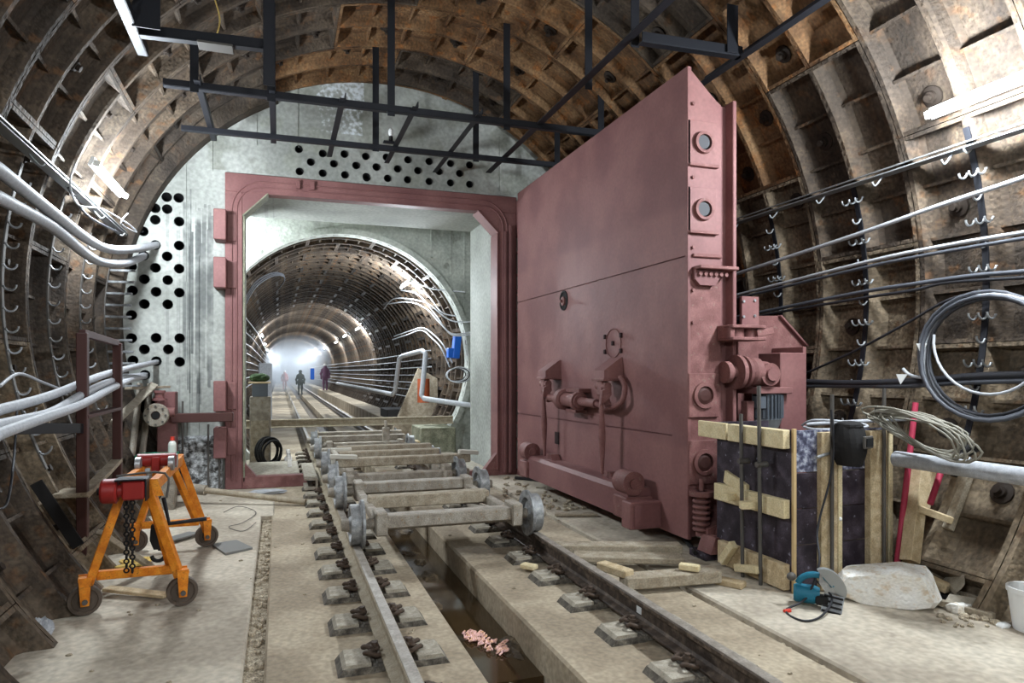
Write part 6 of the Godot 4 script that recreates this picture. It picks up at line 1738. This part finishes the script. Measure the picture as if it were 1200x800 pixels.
# ---------------------------------------------------------------- people far down the tunnel
# one continuous skin: smooth union of tapered bones, meshed as surface nets
func figure(bones: Array, lo: Vector3, hi: Vector3, cell: float) -> MB:
	var o := mb()
	var nx := int((hi.x - lo.x) / cell) + 1
	var ny := int((hi.y - lo.y) / cell) + 1
	var nz := int((hi.z - lo.z) / cell) + 1
	var val := PackedFloat32Array()
	val.resize(nx * ny * nz)
	for i in nx:
		for j in ny:
			for k in nz:
				var p := lo + Vector3(i, j, k) * cell
				var s := 0.0
				for b in bones:
					var a: Vector3 = b[0]
					var d: Vector3 = b[1] - a
					var t := clampf((p - a).dot(d) / maxf(d.length_squared(), 1e-6), 0.0, 1.0)
					s += exp(-32.0 * (p.distance_to(a + d * t) - lerpf(b[2], b[3], t)))
				val[(i * ny + j) * nz + k] = -log(maxf(s, 1e-12)) / 32.0
	var vert := {}
	for i in nx - 1:
		for j in ny - 1:
			for k in nz - 1:
				var acc := Vector3.ZERO
				var cnt := 0
				for e in [[0, 0, 0, 1, 0, 0], [0, 0, 0, 0, 1, 0], [0, 0, 0, 0, 0, 1], [1, 0, 0, 1, 1, 0], [1, 0, 0, 1, 0, 1], [0, 1, 0, 1, 1, 0], [0, 1, 0, 0, 1, 1], [0, 0, 1, 1, 0, 1], [0, 0, 1, 0, 1, 1], [1, 1, 0, 1, 1, 1], [1, 0, 1, 1, 1, 1], [0, 1, 1, 1, 1, 1]]:
					var v0 := val[((i + e[0]) * ny + j + e[1]) * nz + k + e[2]]
					var v1 := val[((i + e[3]) * ny + j + e[4]) * nz + k + e[5]]
					if (v0 < 0.0) != (v1 < 0.0):
						acc += Vector3(e[0], e[1], e[2]).lerp(Vector3(e[3], e[4], e[5]), v0 / (v0 - v1))
						cnt += 1
				if cnt: vert[Vector3i(i, j, k)] = lo + (Vector3(i, j, k) + acc / cnt) * cell
	for key in vert:
		var c: Vector3i = key
		for ax in 3:
			var u := Vector3i.ZERO
			var w := Vector3i.ZERO
			var m := Vector3i.ZERO
			u[(ax + 1) % 3] = 1; w[(ax + 2) % 3] = 1; m[ax] = 1
			var n2 := c + m
			if n2.x >= nx or n2.y >= ny or n2.z >= nz: continue
			var v0 := val[(c.x * ny + c.y) * nz + c.z]
			var v1 := val[(n2.x * ny + n2.y) * nz + n2.z]
			if (v0 < 0.0) == (v1 < 0.0): continue
			if vert.has(c - u) and vert.has(c - w) and vert.has(c - u - w):
				o.quad(vert[c], vert[c - u], vert[c - u - w], vert[c - w], Vector3(m) * (1.0 if v0 < 0.0 else -1.0))
	return o
func person(at: Vector3, stride: float, label: String, cloth: Material, helmet: Material, arm := 0.0) -> void:
	var t := thing("person", at, label, "person", "people far down the tunnel")
	var V := func(x: float, y: float, z: float) -> Vector3: return at + Vector3(x, y, z)
	var bones := [
		[V.call(0, 0.98, 0), V.call(0, 1.38, 0), 0.15, 0.17], [V.call(-0.12, 1.42, 0), V.call(0.12, 1.42, 0), 0.09, 0.09], [V.call(0, 1.46, 0), V.call(0, 1.56, 0), 0.06, 0.06], [V.call(0, 1.62, 0.01), V.call(0, 1.68, 0), 0.095, 0.1],
		[V.call(-0.09, 0.95, 0), V.call(-0.11, 0.5, stride * 0.5), 0.1, 0.068], [V.call(-0.11, 0.5, stride * 0.5), V.call(-0.11, 0.09, stride), 0.068, 0.05], [V.call(-0.11, 0.05, stride), V.call(-0.12, 0.04, stride + 0.14), 0.05, 0.04],
		[V.call(0.09, 0.95, 0), V.call(0.11, 0.5, -stride * 0.4), 0.1, 0.068], [V.call(0.11, 0.5, -stride * 0.4), V.call(0.11, 0.09, -stride), 0.068, 0.05], [V.call(0.11, 0.05, -stride), V.call(0.12, 0.04, -stride + 0.14), 0.05, 0.04],
		[V.call(-0.2, 1.4, 0), V.call(-0.29, 1.12, -0.04), 0.065, 0.055], [V.call(-0.29, 1.12, -0.04), V.call(-0.27, 0.86, 0.06 + arm), 0.055, 0.042], [V.call(-0.27, 0.84, 0.06 + arm), V.call(-0.27, 0.76, 0.09 + arm), 0.04, 0.03],
		[V.call(0.2, 1.4, 0), V.call(0.29, 1.12, -0.02), 0.065, 0.055], [V.call(0.29, 1.12, -0.02), V.call(0.26, 0.88, 0.1), 0.055, 0.042], [V.call(0.26, 0.86, 0.1), V.call(0.26, 0.78, 0.12), 0.04, 0.03]]
	obj("body", figure(bones, at + Vector3(-0.42, -0.02, -0.45), at + Vector3(0.42, 1.85, 0.45), 0.035), cloth, t)
	obj("helmet", mb().lathe([Vector2(0.15, 0), Vector2(0.13, 0.015), Vector2(0.125, 0.06), Vector2(0.1, 0.11), Vector2(0.05, 0.14), Vector2(0, 0.145)], at + Vector3(0, 1.67, 0.01), Vector3.UP, 16), helmet, t)
func people() -> void:
	person(Vector3(-0.55 + 0.6, 0.0, -52.0), 0.16, "dark-clothed person walking between the rails far down the tunnel", M.cloth, M.cloth, 0.05)
	person(Vector3(1.55, 0.42, -48.0), 0.12, "person in a purple work jacket on the side walkway far down the tunnel", M.cloth2, M.white, 0.1)
	person(Vector3(-0.9, 0.0, -70.0), 0.14, "person in pinkish clothing beside the rail deep in the haze", plain(rgb(170, 110, 110), 0.9), M.white, 0.0)
